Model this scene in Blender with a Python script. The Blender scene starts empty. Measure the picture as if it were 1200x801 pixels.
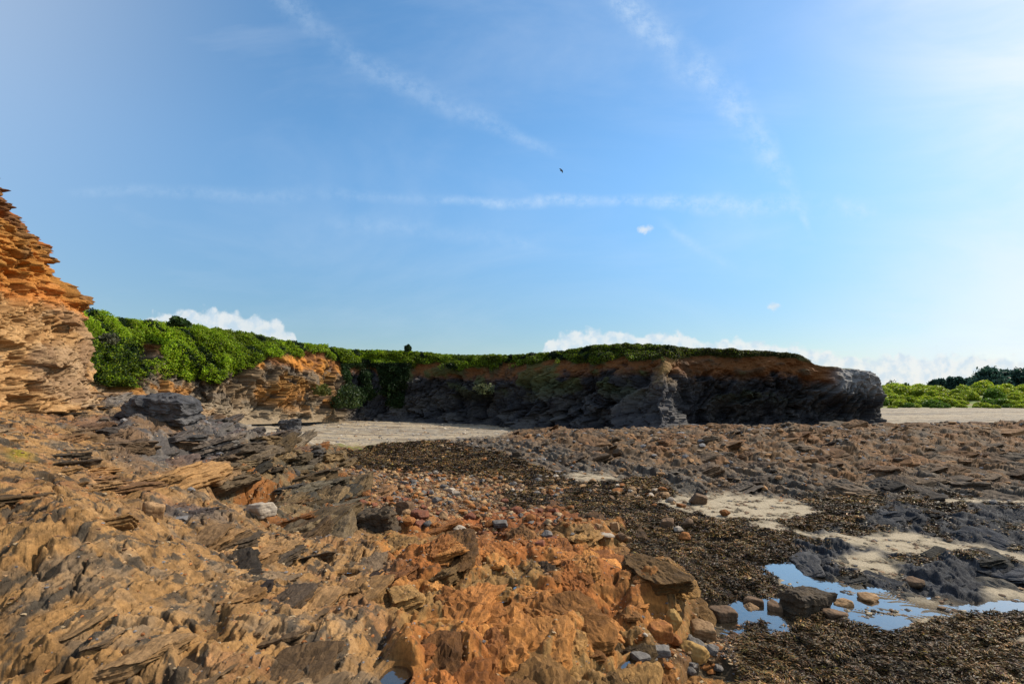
import bpy, math, random
import numpy as np

random.seed(7)
rng = np.random.default_rng(11)
sc = bpy.context.scene
col = sc.collection
F32 = np.float32

# ------------------------------------------------------------------ camera
# level camera 3 m above the wet flats; FOC is the focal length in photo pixels
FOC, HZ, EYE = 600.0, 458.0, 3.0
cd = bpy.data.cameras.new('camera')
cam = bpy.data.objects.new('camera', cd)
col.objects.link(cam)
cam.location = (0, 0, EYE)
cam.rotation_euler = (math.radians(90), 0, 0)
cd.sensor_width = 36
cd.lens = 18
cd.shift_y = 57.5 / 1200
cd.clip_start = 0.05
cd.clip_end = 20000
sc.camera = cam


def at(px, py, Y):
    return np.array(((px - 600) / FOC * Y, Y, EYE - (py - HZ) / FOC * Y))


# ------------------------------------------------------------------ noise
def hsh(ix, iy, seed=0):
    a = ix.astype(np.int64).astype(np.uint32) * np.uint32(374761393)
    b = iy.astype(np.int64).astype(np.uint32) * np.uint32(668265263)
    h = a + b + np.uint32((seed * 2246822519) & 0xffffffff)
    h = (h ^ (h >> np.uint32(13))) * np.uint32(1274126177)
    h = (h ^ (h >> np.uint32(16))) * np.uint32(2246822519)
    h = h ^ (h >> np.uint32(15))
    return (h & np.uint32(0xffffff)).astype(F32) / F32(0x1000000)


def perlin(x, y, seed=0):
    x = np.asarray(x, dtype=F32); y = np.asarray(y, dtype=F32)
    ix = np.floor(x); iy = np.floor(y)
    fx = x - ix; fy = y - iy
    u = fx * fx * fx * (fx * (fx * 6 - 15) + 10)
    v = fy * fy * fy * (fy * (fy * 6 - 15) + 10)

    def g(ox, oy):
        a = hsh(ix + ox, iy + oy, seed) * F32(6.2831853)
        return np.cos(a) * (fx - ox) + np.sin(a) * (fy - oy)
    n0 = g(0, 0) * (1 - u) + g(1, 0) * u
    n1 = g(0, 1) * (1 - u) + g(1, 1) * u
    return (n0 * (1 - v) + n1 * v) * F32(1.5)


def fbm(x, y, octv=4, seed=0, gain=0.5):
    s = 0; a = 1.0; f = 1.0
    for o in range(octv):
        s = s + a * perlin(x * f, y * f, seed + o * 17)
        a *= gain; f *= 2.03
    return s


def cells(x, y, seed=0):
    x = np.asarray(x, dtype=F32); y = np.asarray(y, dtype=F32)
    ix = np.floor(x); iy = np.floor(y)
    f1 = np.full(x.shape, 9, F32); f2 = f1.copy(); rid = np.zeros(x.shape, F32)
    for ox in (-1, 0, 1):
        for oy in (-1, 0, 1):
            cx = ix + ox; cy = iy + oy
            dx = cx + hsh(cx, cy, seed) - x
            dy = cy + hsh(cx, cy, seed + 5) - y
            d = np.sqrt(dx * dx + dy * dy)
            nr = d < f1
            f2 = np.where(nr, f1, np.minimum(f2, d))
            rid = np.where(nr, hsh(cx, cy, seed + 9), rid)
            f1 = np.where(nr, d, f1)
    return f1, f2, rid


def facets(x, y, seed=0, slope=1.0, jog=.5):
    """broken planes: every cell is a flat face of its own tilt and level"""
    x = np.asarray(x, dtype=F32); y = np.asarray(y, dtype=F32)
    ix = np.floor(x); iy = np.floor(y)
    f1 = np.full(x.shape, 9, F32); h = np.zeros(x.shape, F32)
    for ox in (-1, 0, 1):
        for oy in (-1, 0, 1):
            cx = ix + ox; cy = iy + oy
            dx = x - (cx + hsh(cx, cy, seed)); dy = y - (cy + hsh(cx, cy, seed + 5))
            d = np.abs(dx) + np.abs(dy) * .9 + .25 * np.maximum(np.abs(dx), np.abs(dy))
            v = jog * (hsh(cx, cy, seed + 9) - .5) + slope * (dx * (hsh(cx, cy, seed + 11) - .5) + dy * (hsh(cx, cy, seed + 13) - .5))
            nr = d < f1
            h = np.where(nr, v, h); f1 = np.where(nr, d, f1)
    return h


def smooth(a, b, x):
    t = np.clip((x - a) / (b - a), 0, 1)
    return t * t * (3 - 2 * t)


def strata(u, v, L, asp, seed, dip=0.5, groove=0.5):
    """beds of broken slate: u across the beds, v along them"""
    uw = u / L + 0.45 * perlin(u / L * 0.5, v / (L * 5), seed + 1)
    i = np.floor(uw); fu = uw - i
    r = hsh(i, i * 0 + 3, seed)
    vw = v / (L * asp) + r * 9 + 0.5 * perlin(u / L, v / (L * 1.5), seed + 2)
    j = np.floor(vw); fv = vw - j
    h = hsh(i, j, seed + 3)
    h = h * 0.65 + r * 0.35
    t = hsh(i, j, seed + 4) - 0.5
    e = np.minimum(np.minimum(fu, 1 - fu), np.minimum(fv, 1 - fv) * asp)
    return h - dip * (fu - 0.5) + t * (fv - 0.5) * 0.8 - groove * np.exp(-(e / 0.07) ** 2)


# ------------------------------------------------------------------ mesh helpers
def mesh_from(name, verts, faces, mats=(), smooth_shade=True, attrs=None):
    """faces: (n,k) array, k = 3 or 4"""
    verts = np.ascontiguousarray(verts, dtype=F32)
    faces = np.ascontiguousarray(faces, dtype=np.int32)
    m = bpy.data.meshes.new(name)
    k = faces.shape[1]
    m.vertices.add(len(verts)); m.vertices.foreach_set('co', verts.ravel())
    m.loops.add(faces.size); m.loops.foreach_set('vertex_index', faces.ravel())
    m.polygons.add(len(faces))
    m.polygons.foreach_set('loop_start', np.arange(0, faces.size, k, dtype=np.int32))
    m.polygons.foreach_set('loop_total', np.full(len(faces), k, np.int32))
    m.polygons.foreach_set('use_smooth', np.full(len(faces), smooth_shade, bool))
    m.update(calc_edges=True)
    for an, arr in (attrs or {}).items():
        a = m.color_attributes.new(an, 'FLOAT_COLOR', 'POINT')
        arr = np.asarray(arr, dtype=F32)
        if arr.shape[1] == 3:
            arr = np.concatenate([arr, np.ones((len(arr), 1), F32)], 1)
        a.data.foreach_set('color', np.ascontiguousarray(arr).ravel())
    for mt in mats:
        m.materials.append(mt)
    return m


def link(name, mesh, parent=None, loc=None):
    o = bpy.data.objects.new(name, mesh)
    col.objects.link(o)
    if parent is not None:
        o.parent = parent
    if loc is not None:
        o.location = loc
    return o


def tag(o, label=None, cat=None, group=None, kind=None):
    if label: o['label'] = label
    if cat: o['category'] = cat
    if group: o['group'] = group
    if kind: o['kind'] = kind
    return o


def grid_faces(nr, nc):
    i = np.arange(nr * nc, dtype=np.int32).reshape(nr, nc)
    return np.stack([i[:-1, :-1], i[:-1, 1:], i[1:, 1:], i[1:, :-1]], -1).reshape(-1, 4)


# ------------------------------------------------------------------ node helpers
class NT:
    def __init__(s, tree):
        s.t = tree; s.n = tree.nodes; s.l = tree.links

    def node(s, typ, **kw):
        n = s.n.new(typ)
        for k, v in kw.items():
            setattr(n, k, v)
        return n

    def put(s, sock, v):
        if hasattr(v, 'is_output'):
            s.l.new(v, sock)
        else:
            sock.default_value = v

    def m(s, op, *a, clamp=False):
        n = s.node('ShaderNodeMath', operation=op, use_clamp=clamp)
        for i, v in enumerate(a):
            s.put(n.inputs[i], v)
        return n.outputs[0]

    def mix(s, f, a, b, mode='MIX'):
        n = s.node('ShaderNodeMix', data_type='RGBA', blend_type=mode)
        s.put(n.inputs[0], f)
        s.put(n.inputs[6], a if hasattr(a, 'is_output') else (*a, 1))
        s.put(n.inputs[7], b if hasattr(b, 'is_output') else (*b, 1))
        return n.outputs[2]

    def sstep(s, a, b, x):
        n = s.node('ShaderNodeMapRange', interpolation_type='SMOOTHSTEP')
        s.put(n.inputs[0], x); s.put(n.inputs[1], a); s.put(n.inputs[2], b)
        return n.outputs[0]

    def noise(s, vec, scale, detail=4, rough=0.55, dist=0.0):
        n = s.node('ShaderNodeTexNoise')
        s.put(n.inputs['Vector'], vec)
        n.inputs['Scale'].default_value = scale
        n.inputs['Detail'].default_value = detail
        n.inputs['Roughness'].default_value = rough
        n.inputs['Distortion'].default_value = dist
        return n.outputs[0]

    def mapping(s, vec, scale=(1, 1, 1), rot=(0, 0, 0), loc=(0, 0, 0)):
        n = s.node('ShaderNodeMapping')
        s.put(n.inputs[0], vec)
        n.inputs[1].default_value = loc; n.inputs[2].default_value = rot; n.inputs[3].default_value = scale
        return n.outputs[0]


def new_mat(name):
    m = bpy.data.materials.new(name)
    m.use_nodes = True
    t = NT(m.node_tree)
    return m, t, m.node_tree.nodes['Principled BSDF']


def rock_mat(name, attr=True, base=(0.3, 0.2, 0.1), base2=None, rough=0.85, bump=0.85, spec=0.2, fine=34, contrast=0.75, random_tint=0.0):
    m, t, b = new_mat(name)
    tc = t.node('ShaderNodeTexCoord').outputs['Object']
    if attr:
        c = t.node('ShaderNodeVertexColor', layer_name='albedo').outputs[0]
    else:
        n = t.noise(tc, 3.0, 4)
        c = t.mix(t.sstep(0.35, 0.65, n), base, base2 or tuple(x * 0.6 for x in base))
    n1 = t.noise(tc, fine, 7, 0.78)
    n2 = t.noise(t.mapping(tc, (3.2, 0.7, 2.0), (0, 0, math.radians(3))), fine * 0.35, 6, 0.75)
    f = t.m('ADD', t.m('MULTIPLY', n1, 0.5), t.m('MULTIPLY', n2, 0.5))
    k = t.m('ADD', t.m('MULTIPLY', t.m('SUBTRACT', f, 0.5), contrast * 4.2), 1.0)
    k = t.m('MAXIMUM', k, 0.25)
    if random_tint:
        oi = t.node('ShaderNodeObjectInfo').outputs['Random']
        k = t.m('MULTIPLY', k, t.m('ADD', 1 - random_tint, t.m('MULTIPLY', oi, 2 * random_tint)))
    vm = t.node('ShaderNodeVectorMath', operation='SCALE')
    t.put(vm.inputs[0], c); t.put(vm.inputs['Scale'], k)
    t.put(b.inputs['Base Color'], vm.outputs[0])
    b.inputs['Roughness'].default_value = rough
    b.inputs['Specular IOR Level'].default_value = spec
    bn = t.node('ShaderNodeBump')
    bn.inputs['Strength'].default_value = bump
    bn.inputs['Distance'].default_value = 0.03
    t.put(bn.inputs['Height'], f)
    t.put(b.inputs['Normal'], bn.outputs[0])
    return m


def leaf_mat(name, trans=0.25, rough=0.55, spec=0.3):
    m, t, b = new_mat(name)
    c = t.node('ShaderNodeVertexColor', layer_name='albedo').outputs[0]
    t.put(b.inputs['Base Color'], c)
    b.inputs['Roughness'].default_value = rough
    b.inputs['Specular IOR Level'].default_value = spec
    if trans:
        tr = t.node('ShaderNodeBsdfTranslucent')
        t.put(tr.inputs[0], c)
        mx = t.node('ShaderNodeMixShader'); mx.inputs[0].default_value = trans
        t.l.new(b.outputs[0], mx.inputs[1]); t.l.new(tr.outputs[0], mx.inputs[2])
        t.l.new(mx.outputs[0], t.n['Material Output'].inputs[0])
    return m


M_ROCK = rock_mat('shore_rock')
M_CLIFF = rock_mat('cliff_rock', fine=14, bump=0.5)
M_LEAF = leaf_mat('leaves', trans=0.42)
M_WEED = leaf_mat('seaweed_fronds', trans=0.0, rough=0.5, spec=0.13)

# ------------------------------------------------------------------ base relief of the shore
CT = []      # (a, b, z)


def cpt(px, Y, d):
    CT.append(((px - 600) / 400.0, 1.5 * math.log(Y), EYE - d))


def P(px, py, d):
    cpt(px, FOC * d / (py - HZ), d)


for px, py in ((1199, 801), (900, 801), (1000, 720), (880, 650), (1199, 650), (850, 600), (1199, 600), (700, 590), (640, 570),
               (560, 545), (1000, 640), (1050, 690), (1199, 720), (840, 720), (960, 600), (780, 625), (1350, 700), (1500, 620), (1500, 801)):
    P(px, py, 3.0)
for a in ((0, 801, 1.6), (0, 650, 1.2), (0, 560, .82), (0, 510, .6), (0, 482, .40), (250, 640, 1.8), (200, 560, 1.3), (450, 700, 2.05), (450, 801, 1.8),
          (600, 801, 2.05), (720, 801, 2.35), (840, 780, 2.9), (700, 690, 2.35), (790, 690, 2.52), (830, 700, 2.9), (600, 620, 2.5), (500, 580, 2.72), (690, 615, 2.72), (760, 655, 2.7),
          (740, 640, 2.85), (400, 620, 2.2), (380, 565, 2.35), (430, 535, 2.95), (300, 590, 1.95), (200, 700, 1.6), (300, 760, 1.7), (100, 600, 1.05), (560, 700, 2.2), (640, 740, 2.25),
          (330, 505, 2.5), (270, 494, 2.05), (400, 492, 2.6), (450, 495, 2.75), (480, 515, 2.95), (400, 521, 2.9), (590, 505, 3.05),
          (620, 545, 2.97), (700, 562, 2.97), (830, 580, 2.97), (950, 586, 2.97), (1100, 582, 2.95), (1199, 578, 2.95), (450, 560, 2.9)):
    P(*a)
for a in ((60, 11.5, .42), (100, 13, .3), (150, 13, .48), (230, 15, .80), (300, 17, 1.2), (345, 18, 1.56), (390, 18.5, 2.15), (330, 25, 2.55), (230, 20, 1.7), (150, 18, 1.25), (90, 18, .8),
          (160, 27, 1.3), (100, 25, .9), (220, 29, 1.6), (0, 16, .0), (-100, 12, -.2), (-300, 10, -.5), (-300, 4, .9), (-300, 2.2, 1.3), (600, 1.4, 1.9), (0, 1.5, 1.6), (1200, 2.5, 2.8), (1500, 2.5, 3.0),
          (600, 34, 2.86), (700, 31, 2.45), (830, 32, 2.26), (1000, 31, 2.14), (1100, 30, 2.10), (1199, 29, 1.92), (1350, 29, 1.9), (1600, 29, 1.9), (700, 22, 2.66), (830, 20, 2.7), (1000, 20, 2.70), (1100, 19, 2.62), (1199, 19, 2.6), (1500, 20, 2.6), (1500, 14, 3.0),
          (640, 38, 3.05), (760, 37, 3.05), (900, 38, 3.05), (1000, 38, 3.02), (1060, 40, 3.0), (1200, 40, 3.0), (1500, 42, 3.0), (1060, 60, 3.0), (1200, 60, 3.0), (1500, 60, 3.0), (1060, 95, 3.0), (1300, 95, 3.0),
          (800, 60, 3.0), (500, 60, 2.8), (300, 50, 2.4), (100, 40, 1.5), (-200, 30, 0.5), (600, 120, 3.0), (0, 100, 2), (1600, 120, 3.0)):
    cpt(*a)
CA = np.array(CT)


def tps(r2):
    return np.where(r2 > 1e-12, 0.5 * r2 * np.log(np.maximum(r2, 1e-12)), 0)


_n = len(CA)
_r2 = (CA[:, None, 0] - CA[None, :, 0]) ** 2 + (CA[:, None, 1] - CA[None, :, 1]) ** 2
_K = tps(_r2) + np.eye(_n) * 0.004
_Pm = np.stack([np.ones(_n), CA[:, 0], CA[:, 1]], 1)
_A = np.block([[_K, _Pm], [_Pm.T, np.zeros((3, 3))]])
_w = np.linalg.solve(_A, np.concatenate([CA[:, 2], np.zeros(3)]))


def base_z(px, Y):
    a = ((px - 600) / 400.0).astype(F32); b = (1.5 * np.log(Y)).astype(F32)
    z = _w[_n] + _w[_n + 1] * a + _w[_n + 2] * b
    z = z.astype(F32)
    for i in range(_n):
        r2 = (a - F32(CA[i, 0])) ** 2 + (b - F32(CA[i, 1])) ** 2
        z += F32(_w[i] * 0.5) * r2 * np.log(np.maximum(r2, F32(1e-9)))
    return z


# grid: fan of columns, rows getting longer with distance
NC_IN = 1180
pxs = np.concatenate([np.linspace(-420, -32, 120), np.linspace(-30, 1230, NC_IN), np.linspace(1232, 1650, 120)])
tt = np.linspace(0, 1, 1400)
lr = math.log(1.5) + (math.log(125) - math.log(1.5)) * (0.55 * tt + 0.45 * tt ** 2.0)
Ys = np.exp(lr)
NR, NC = len(Ys), len(pxs)
GPX, GY = np.meshgrid(pxs.astype(F32), Ys.astype(F32))
GX = (GPX - 600) / F32(FOC) * GY
Z0 = base_z(GPX, GY)
PY0 = HZ + FOC * (EYE - Z0) / GY          # where the smooth relief would project: used to author the zones

# strike of the beds runs away from the camera, a little to the left
SU = (GX * .999 + GY * .04).astype(F32)
SV = (-.04 * GX + .999 * GY).astype(F32)

# explicit bumps and hollows  (px, py, rx, ry, dz)
FEAT = [
    (205, 528, 50, 11, -.5), (290, 574, 42, 16, -.75), (250, 545, 28, 9, -.25), (170, 505, 50, 14, .28), (300, 528, 45, 14, .34), (340, 545, 26, 18, .22),
    (160, 478, 40, 8, .25), (110, 470, 40, 12, .25), (180, 590, 26, 9, .10), (330, 610, 40, 10, -.12),
    (430, 640, 70, 16, .08), (500, 660, 60, 22, .14), (560, 700, 30, 8, -.18), (500, 722, 40, 8, -.16), (610, 665, 12, 9, -.25),
    (770, 688, 55, 22, .28), (690, 672, 38, 14, .16), (640, 690, 26, 22, .12), (650, 708, 22, 12, -.32), (680, 625, 60, 14, .24), (610, 612, 40, 8, .14), (725, 622, 34, 12, .20),
    (560, 762, 28, 36, .22), (618, 765, 12, 34, -.26), (530, 780, 9, 30, -.2), (680, 740, 46, 30, .20), (740, 780, 36, 26, .16), (480, 760, 34, 30, .12), (452, 740, 12, 30, -.16),
    (590, 745, 10, 26, .12), (640, 770, 12, 40, .18), (800, 745, 30, 12, -.12),
    (1130, 668, 72, 14, .20), (1050, 668, 40, 9, .05), (1180, 630, 60, 10, .17), (1060, 605, 70, 7, .12), (1150, 612, 60, 8, .14), (960, 660, 50, 8, .09), (1000, 676, 50, 6, .05), (975, 635, 36, 6, .07),
    (890, 660, 40, 8, .06), (860, 668, 40, 10, .06),
    (1100, 512, 60, 8, .18), (1170, 505, 50, 8, .2), (960, 515, 60, 8, .12), (760, 520, 50, 7, .12), (650, 506, 40, 5, .2),
    (425, 558, 30, 10, .1), (330, 520, 30, 8, .25), (385, 535, 24, 10, .18),
]
wx = perlin(GX * 1.3, GY * 1.3, 71) * 6 + perlin(GX * 4, GY * 4, 72) * 2
wy = perlin(GX * 1.3, GY * 1.3, 73) * 2.5 + perlin(GX * 4, GY * 4, 74) * 1.0
wsc = np.clip((PY0 - 470) / 200, 0.15, 1.2)
QX = GPX + wx * wsc * 2.2
QY = PY0 + wy * wsc * 2.2
FX = GPX + perlin(GX * 1.1, GY * 1.1, 75) * 9 * wsc
FY = PY0 + perlin(GX * 1.1, GY * 1.1, 76) * 4 * wsc
dzf = np.zeros_like(Z0)
for fx, fy, rx, ry, dz in FEAT:
    r = np.sqrt(((FX - fx) / rx) ** 2 + ((FY - fy) / ry) ** 2)
    dzf += F32(dz) * (1 - smooth(0.1, 1.25, r))

# zones
ZP = {
    'A': [(0, 560), (0, 640), (0, 720), (0, 801), (100, 560), (60, 600), (200, 620), (100, 700), (300, 700), (350, 640), (200, 790), (350, 790), (420, 740), (280, 640), (400, 690), (180, 575), (60, 540), (240, 590), (30, 480), (80, 478), (0, 500), (40, 510), (100, 525), (110, 482), (130, 640), (30, 780), (420, 790), (360, 700), (430, 650)],
    'G': [(180, 490), (230, 500), (300, 515), (155, 510), (260, 520), (215, 480), (280, 500), (150, 478), (170, 528), (225, 600)],
    'H': [(340, 580), (380, 540), (400, 565), (340, 540), (300, 560), (420, 600), (360, 605), (390, 520)],
    'O': [(500, 610), (560, 610), (640, 605), (700, 620), (520, 650), (600, 660), (680, 660), (770, 690), (560, 720), (640, 720), (500, 770), (600, 790), (700, 760), (760, 790), (480, 700), (460, 640), (820, 801), (740, 720), (800, 740)],
    'P': [(430, 560), (500, 570), (560, 575), (600, 570), (460, 590), (540, 590), (840, 760), (810, 760), (650, 578)],
    'W': [(480, 532), (560, 540), (620, 582), (700, 600), (760, 620), (820, 640), (850, 690), (900, 760), (1000, 780), (1100, 760), (1199, 760), (950, 745), (860, 620), (950, 605), (900, 645), (1199, 725), (890, 801), (430, 540), (770, 600), (680, 580), (760, 570), (620, 560), (1100, 590), (1000, 595)],
    'R': [(620, 515), (700, 525), (800, 535), (900, 525), (1000, 530), (1100, 535), (1199, 535), (900, 508), (1100, 508), (1199, 508), (1000, 550), (760, 515), (1150, 555)],
    'L': [(700, 552), (800, 566), (900, 570), (1000, 572), (1100, 572), (640, 530), (1199, 580), (660, 540), (750, 550), (600, 520)],
    'D': [(1050, 605), (1130, 612), (1190, 612), (970, 636), (1180, 635), (1130, 670), (1080, 665), (1190, 680), (960, 664), (1020, 680)],
}
keys = list(ZP)
ysc = lambda y: 150.0 * np.log(np.maximum(y - 440, 12))
KX = QX / 46.0
KY = ysc(QY) / 20.0
W = {}
for k in keys:
    s = np.zeros_like(Z0)
    for zx, zy in ZP[k]:
        d2 = (KX - zx / 46.0) ** 2 + (KY - ysc(np.float64(zy)) / 20.0) ** 2
        s += (1.0 / (d2 + 0.05) ** 2.5).astype(F32)
    W[k] = s
tot = sum(W.values())
for k in keys:
    W[k] = W[k] / tot


def poly_sd(poly, X, Y):
    """signed distance (inside positive) to a polygon, in warped photo space"""
    p = np.array(poly, dtype=np.float64)
    inside = np.zeros(X.shape, bool)
    dmin = np.full(X.shape, 1e9, F32)
    for i in range(len(p)):
        ax, ay = p[i]; bx, by = p[(i + 1) % len(p)]
        c = ((ay > Y) != (by > Y)) & (X < (bx - ax) * (Y - ay) / ((by - ay) or 1e-9) + ax)
        inside ^= c
        ex, ey = bx - ax, (by - ay) * 3
        t = np.clip(((X - ax) * ex + (Y - ay) * 3 * ey) / (ex * ex + ey * ey), 0, 1)
        d = np.hypot(X - ax - t * ex, (Y - ay) * 3 - t * ey)
        dmin = np.minimum(dmin, d)
    return np.where(inside, dmin, -dmin)


def poly_mask(polys, soft):
    m = np.zeros_like(Z0)
    for p in polys:
        m = np.maximum(m, smooth(-soft, soft, poly_sd(p, QX, QY)))
    return m


SAND = [[(672, 552), (712, 553), (724, 560), (690, 564), (664, 560)],
        [(765, 590), (800, 580), (850, 578), (930, 583), (965, 600), (905, 613), (850, 609), (805, 600)],
        [(866, 612), (900, 611), (960, 624), (1040, 626), (1085, 624), (1115, 634), (1235, 653), (1235, 664), (1100, 648), (1040, 647), (1010, 639), (950, 629)],
        [(975, 655), (1030, 645), (1048, 662), (1060, 688), (1015, 670)],
        [(1090, 583), (1235, 583), (1235, 588), (1100, 590)],
        [(905, 668), (960, 678), (1040, 694), (1135, 708), (1150, 718), (1065, 730), (985, 716), (945, 700), (900, 690)],
        [(1185, 745), (1240, 742), (1240, 760), (1195, 756)], [(1150, 690), (1240, 692), (1240, 704), (1160, 704)]]
POOL = [[(835, 652), (870, 655), (930, 662), (965, 680), (1040, 696), (1100, 707), (1190, 700), (1240, 706), (1240, 716), (1120, 721), (1062, 722), (1052, 738), (1000, 728), (965, 718), (955, 690), (900, 672)],
        [(822, 706), (880, 702), (940, 708), (935, 720), (900, 734), (850, 737), (826, 724)],
        [(800, 800), (815, 770), (850, 775), (870, 800)]]
BEACH = [[(262, 491), (400, 488), (500, 492), (606, 501), (592, 511), (500, 516), (420, 523), (345, 521), (310, 506)]]
mS = poly_mask(SAND, 10)
mP = poly_mask(POOL, 8)
mB = poly_mask(BEACH, 8)
far_right = smooth(36, 41, GY + perlin(GX * .4, GY * .4, 5) * 1.5) * smooth(1015, 1030, GPX)
far_any = smooth(39, 43, GY)
mB = np.maximum(mB, np.maximum(far_right, far_any))
# small rock pools (px, py, rx, ry)
ROCKPOOL = [(408, 667, 16, 4), (462, 788, 22, 15), (500, 727, 34, 6), (735, 781, 14, 7), (585, 700, 16, 5), (845, 631, 26, 4), (612, 690, 9, 4), (130, 640, 1, 1)][:7]
mRP = np.zeros_like(Z0)
for fx, fy, rx, ry in ROCKPOOL:
    r = np.sqrt(((GPX + wx * .8 - fx) / rx) ** 2 + ((PY0 + wy * .8 - fy) / ry) ** 2)
    mRP = np.maximum(mRP, 1 - smooth(0.75, 1.25, r))

keep = (1 - mS) * (1 - mB) * (1 - mP)
for k in keys:
    W[k] = W[k] * keep
loose = 1 - np.maximum(np.maximum(mS, mB), mP)

# ---- detail relief
big = fbm(GX * .8, GY * .8, 4, 3)
mid = fbm(GX * 3, GY * 3, 4, 4)
fin = fbm(GX * 14, GY * 14, 3, 6)
sA1 = strata(SU, SV, 0.80, 1.4, 21, dip=.7, groove=.25)
sA2 = strata(SU + .05 * mid, SV, 0.27, 1.6, 22, dip=.6, groove=.45)
sA3 = strata(SU + .03 * mid, SV, 0.095, 2.6, 23, dip=.6, groove=.4)
sA4 = strata(SU + .02 * fin, SV + .05 * mid, 0.042, 3.0, 24, dip=.4, groove=.2)
patch = smooth(-.15, .5, fbm(GX * .55, GY * .55, 3, 41))       # where beds break in clean blocks
pits = smooth(.38, .75, fbm(GX * 2.1 + GY * .6, GY * 1.5, 3, 43))
pits2 = smooth(.30, .62, fbm(SU * 7, SV * 4.2, 3, 44))
fin2 = fbm(GX * 45, GY * 45, 2, 7)
crk = np.exp(-(perlin(SU * 1.7 + .3 * mid, SV * .55 + .3 * big, 45) / .05) ** 2) + .7 * np.exp(-(perlin(SU * .8 + .3 * mid, SV * 1.9, 46) / .05) ** 2)
crk = crk * smooth(-.2, .3, fbm(GX * .9, GY * .9, 2, 47))
lA1 = strata(SU, SV, .46, 3.2, 25, dip=.9, groove=.2)
lA2 = strata(SU + .04 * mid, SV, .17, 5.0, 26, dip=.8, groove=.35)
lA3 = strata(SU + .02 * mid, SV, .062, 7.0, 27, dip=.8, groove=.3)
pitl = smooth(.32, .62, fbm(SU * 5.5, SV * 2.0, 3, 44))
pits = smooth(.42, .75, fbm(SU * 2.6, SV * 1.2, 3, 43))
rug = fbm(SU * 9, SV * 5, 3, 48)
fcA = facets(SU / .42 + .25 * mid, SV / .95 + .25 * big, 55, 1.6, .7)
fcB = facets(SU / .15 + .20 * mid, SV / .36 + .15 * mid, 56, 1.5, .6)
fcC = facets(SU / .055 + .10 * fin, SV / .12 + .12 * fin, 57, 1.4, .6)
fcD = facets(GX / 1.1 + .2 * mid, GY / 1.3 + .25 * big, 58, 1.8, .7)
dA = .085 * (sA1 - .5) + .030 * (lA1 - .5) + .012 * (lA2 - .5) + .050 * fcD + .034 * fcA + .012 * fcB + .025 * mid + .006 * rug + .005 * fin - .07 * pits - .03 * pitl * patch - .045 * crk
dG = .16 * (sA1 - .5) + .04 * (sA2 - .5) + .10 * big + .03 * mid + .06 * fcD + .05 * fcA + .015 * fcB
sH1 = strata(SU, SV, 0.55, 1.5, 31, dip=1.0, groove=.5)
dH = .16 * (sH1 - .5) + .05 * (sA2 - .5) + .12 * big + .03 * mid - .04 * crk + .09 * fcD + .06 * fcA + .02 * fcB
# rounded humps between deep cracks
f1, f2, ri = cells(SU / .58 + .22 * mid, SV / 1.25 + .2 * big, 51)
hump = (1 - np.exp(-(f2 - f1) * 5.5))
g1, g2, gi = cells(SU / .24 + .3 * mid, SV / .40 + .2 * fin, 52)
hump2 = (1 - np.exp(-(g2 - g1) * 6))
f3, f4, ri3 = cells(SU / 1.5 + .2 * mid, SV / 1.9 + .25 * big, 54)
dO = .17 * (1 - np.exp(-(f4 - f3) * 6)) * (.4 + .9 * ri3) + .11 * hump * (.4 + .9 * ri) + .018 * hump2 * (.5 + gi) - .21 + .03 * mid + .006 * rug + .006 * fin - .03 * pitl - .05 * crk + .05 * fcD + .03 * fcA + .014 * fcB
h1, h2, hi = cells(GX / .34, GY / .34, 53)
dP = .10 * (1 - np.exp(-(h2 - h1) * 5)) * hi + .05 * mid + .02 * fin - .04
dW = .05 * big + .045 * mid + .022 * fin + .02
sR1 = strata(SU * .9 + SV * .25, SV * .9 - SU * .25, 1.15, 1.1, 61, dip=.7, groove=.3)
sR2 = strata(SU * .9 + SV * .25 + .1 * big, SV, 0.46, 1.4, 62, dip=.6, groove=.4)
dR = .10 * (sR1 - .5) + .05 * (sR2 - .5) + .16 * fcD + .09 * fcA + .22 * big + .05 * mid + .01 * fin - .08 * pits
dL = .16 * (sR1 - .5) + .14 * (sR2 - .5) + .06 * (sA2 - .5) + .10 * big + .08 * mid
wav = 1 - np.abs(perlin(SU * 2.6 + .5 * mid, SV * 1.1, 65)) * 2
wav2 = 1 - np.abs(perlin(SU * 7 + .5 * mid, SV * 2.6, 66)) * 2
dD = .07 * wav + .05 * wav2 + .07 * fcA + .035 * fcB + .02 * (sA2 - .5) + .012 * rug + .006 * fin2 + .04 * big + .03 * mid + .012 * fin - .06
rip = np.sin((GY * 1.0 + GX * .45 + .22 * perlin(GX * 2.2, GY * 2.2, 67)) * 2 * math.pi / .13)
dS = .007 * rip + .02 * big + .012 * mid + .006
dB = .03 * mid + .05 * big
DET = {'A': dA, 'G': dG, 'H': dH, 'O': dO, 'P': dP, 'W': dW, 'R': dR, 'L': dL, 'D': dD}
det = sum(W[k] * DET[k] for k in keys) + mS * (1 - mP) * (1 - mB) * dS + mB * dB
flatness = np.maximum(mS, mP) * smooth(-2, -1, -GY * 0)     # wet sand and pools lie level
Zt = Z0 + dzf * (1 - np.maximum(mS, mP) * .9) + det
# weathering: no face steeper than the rock would stand, then the fine grain on top


def relax(z, d, k):
    q = (d * F32(k)).astype(F32)
    lo = np.minimum(np.minimum.accumulate(z - q, 0) + q, np.minimum.accumulate((z + q)[::-1], 0)[::-1] - q)
    hi_ = np.maximum(np.maximum.accumulate(z + q, 0) - q, np.maximum.accumulate((z - q)[::-1], 0)[::-1] + q)
    return .4 * lo + .6 * hi_


def blur(z, n):
    for _ in range(n):
        z[:, 1:-1] = .25 * z[:, :-2] + .5 * z[:, 1:-1] + .25 * z[:, 2:]
    return z


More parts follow.
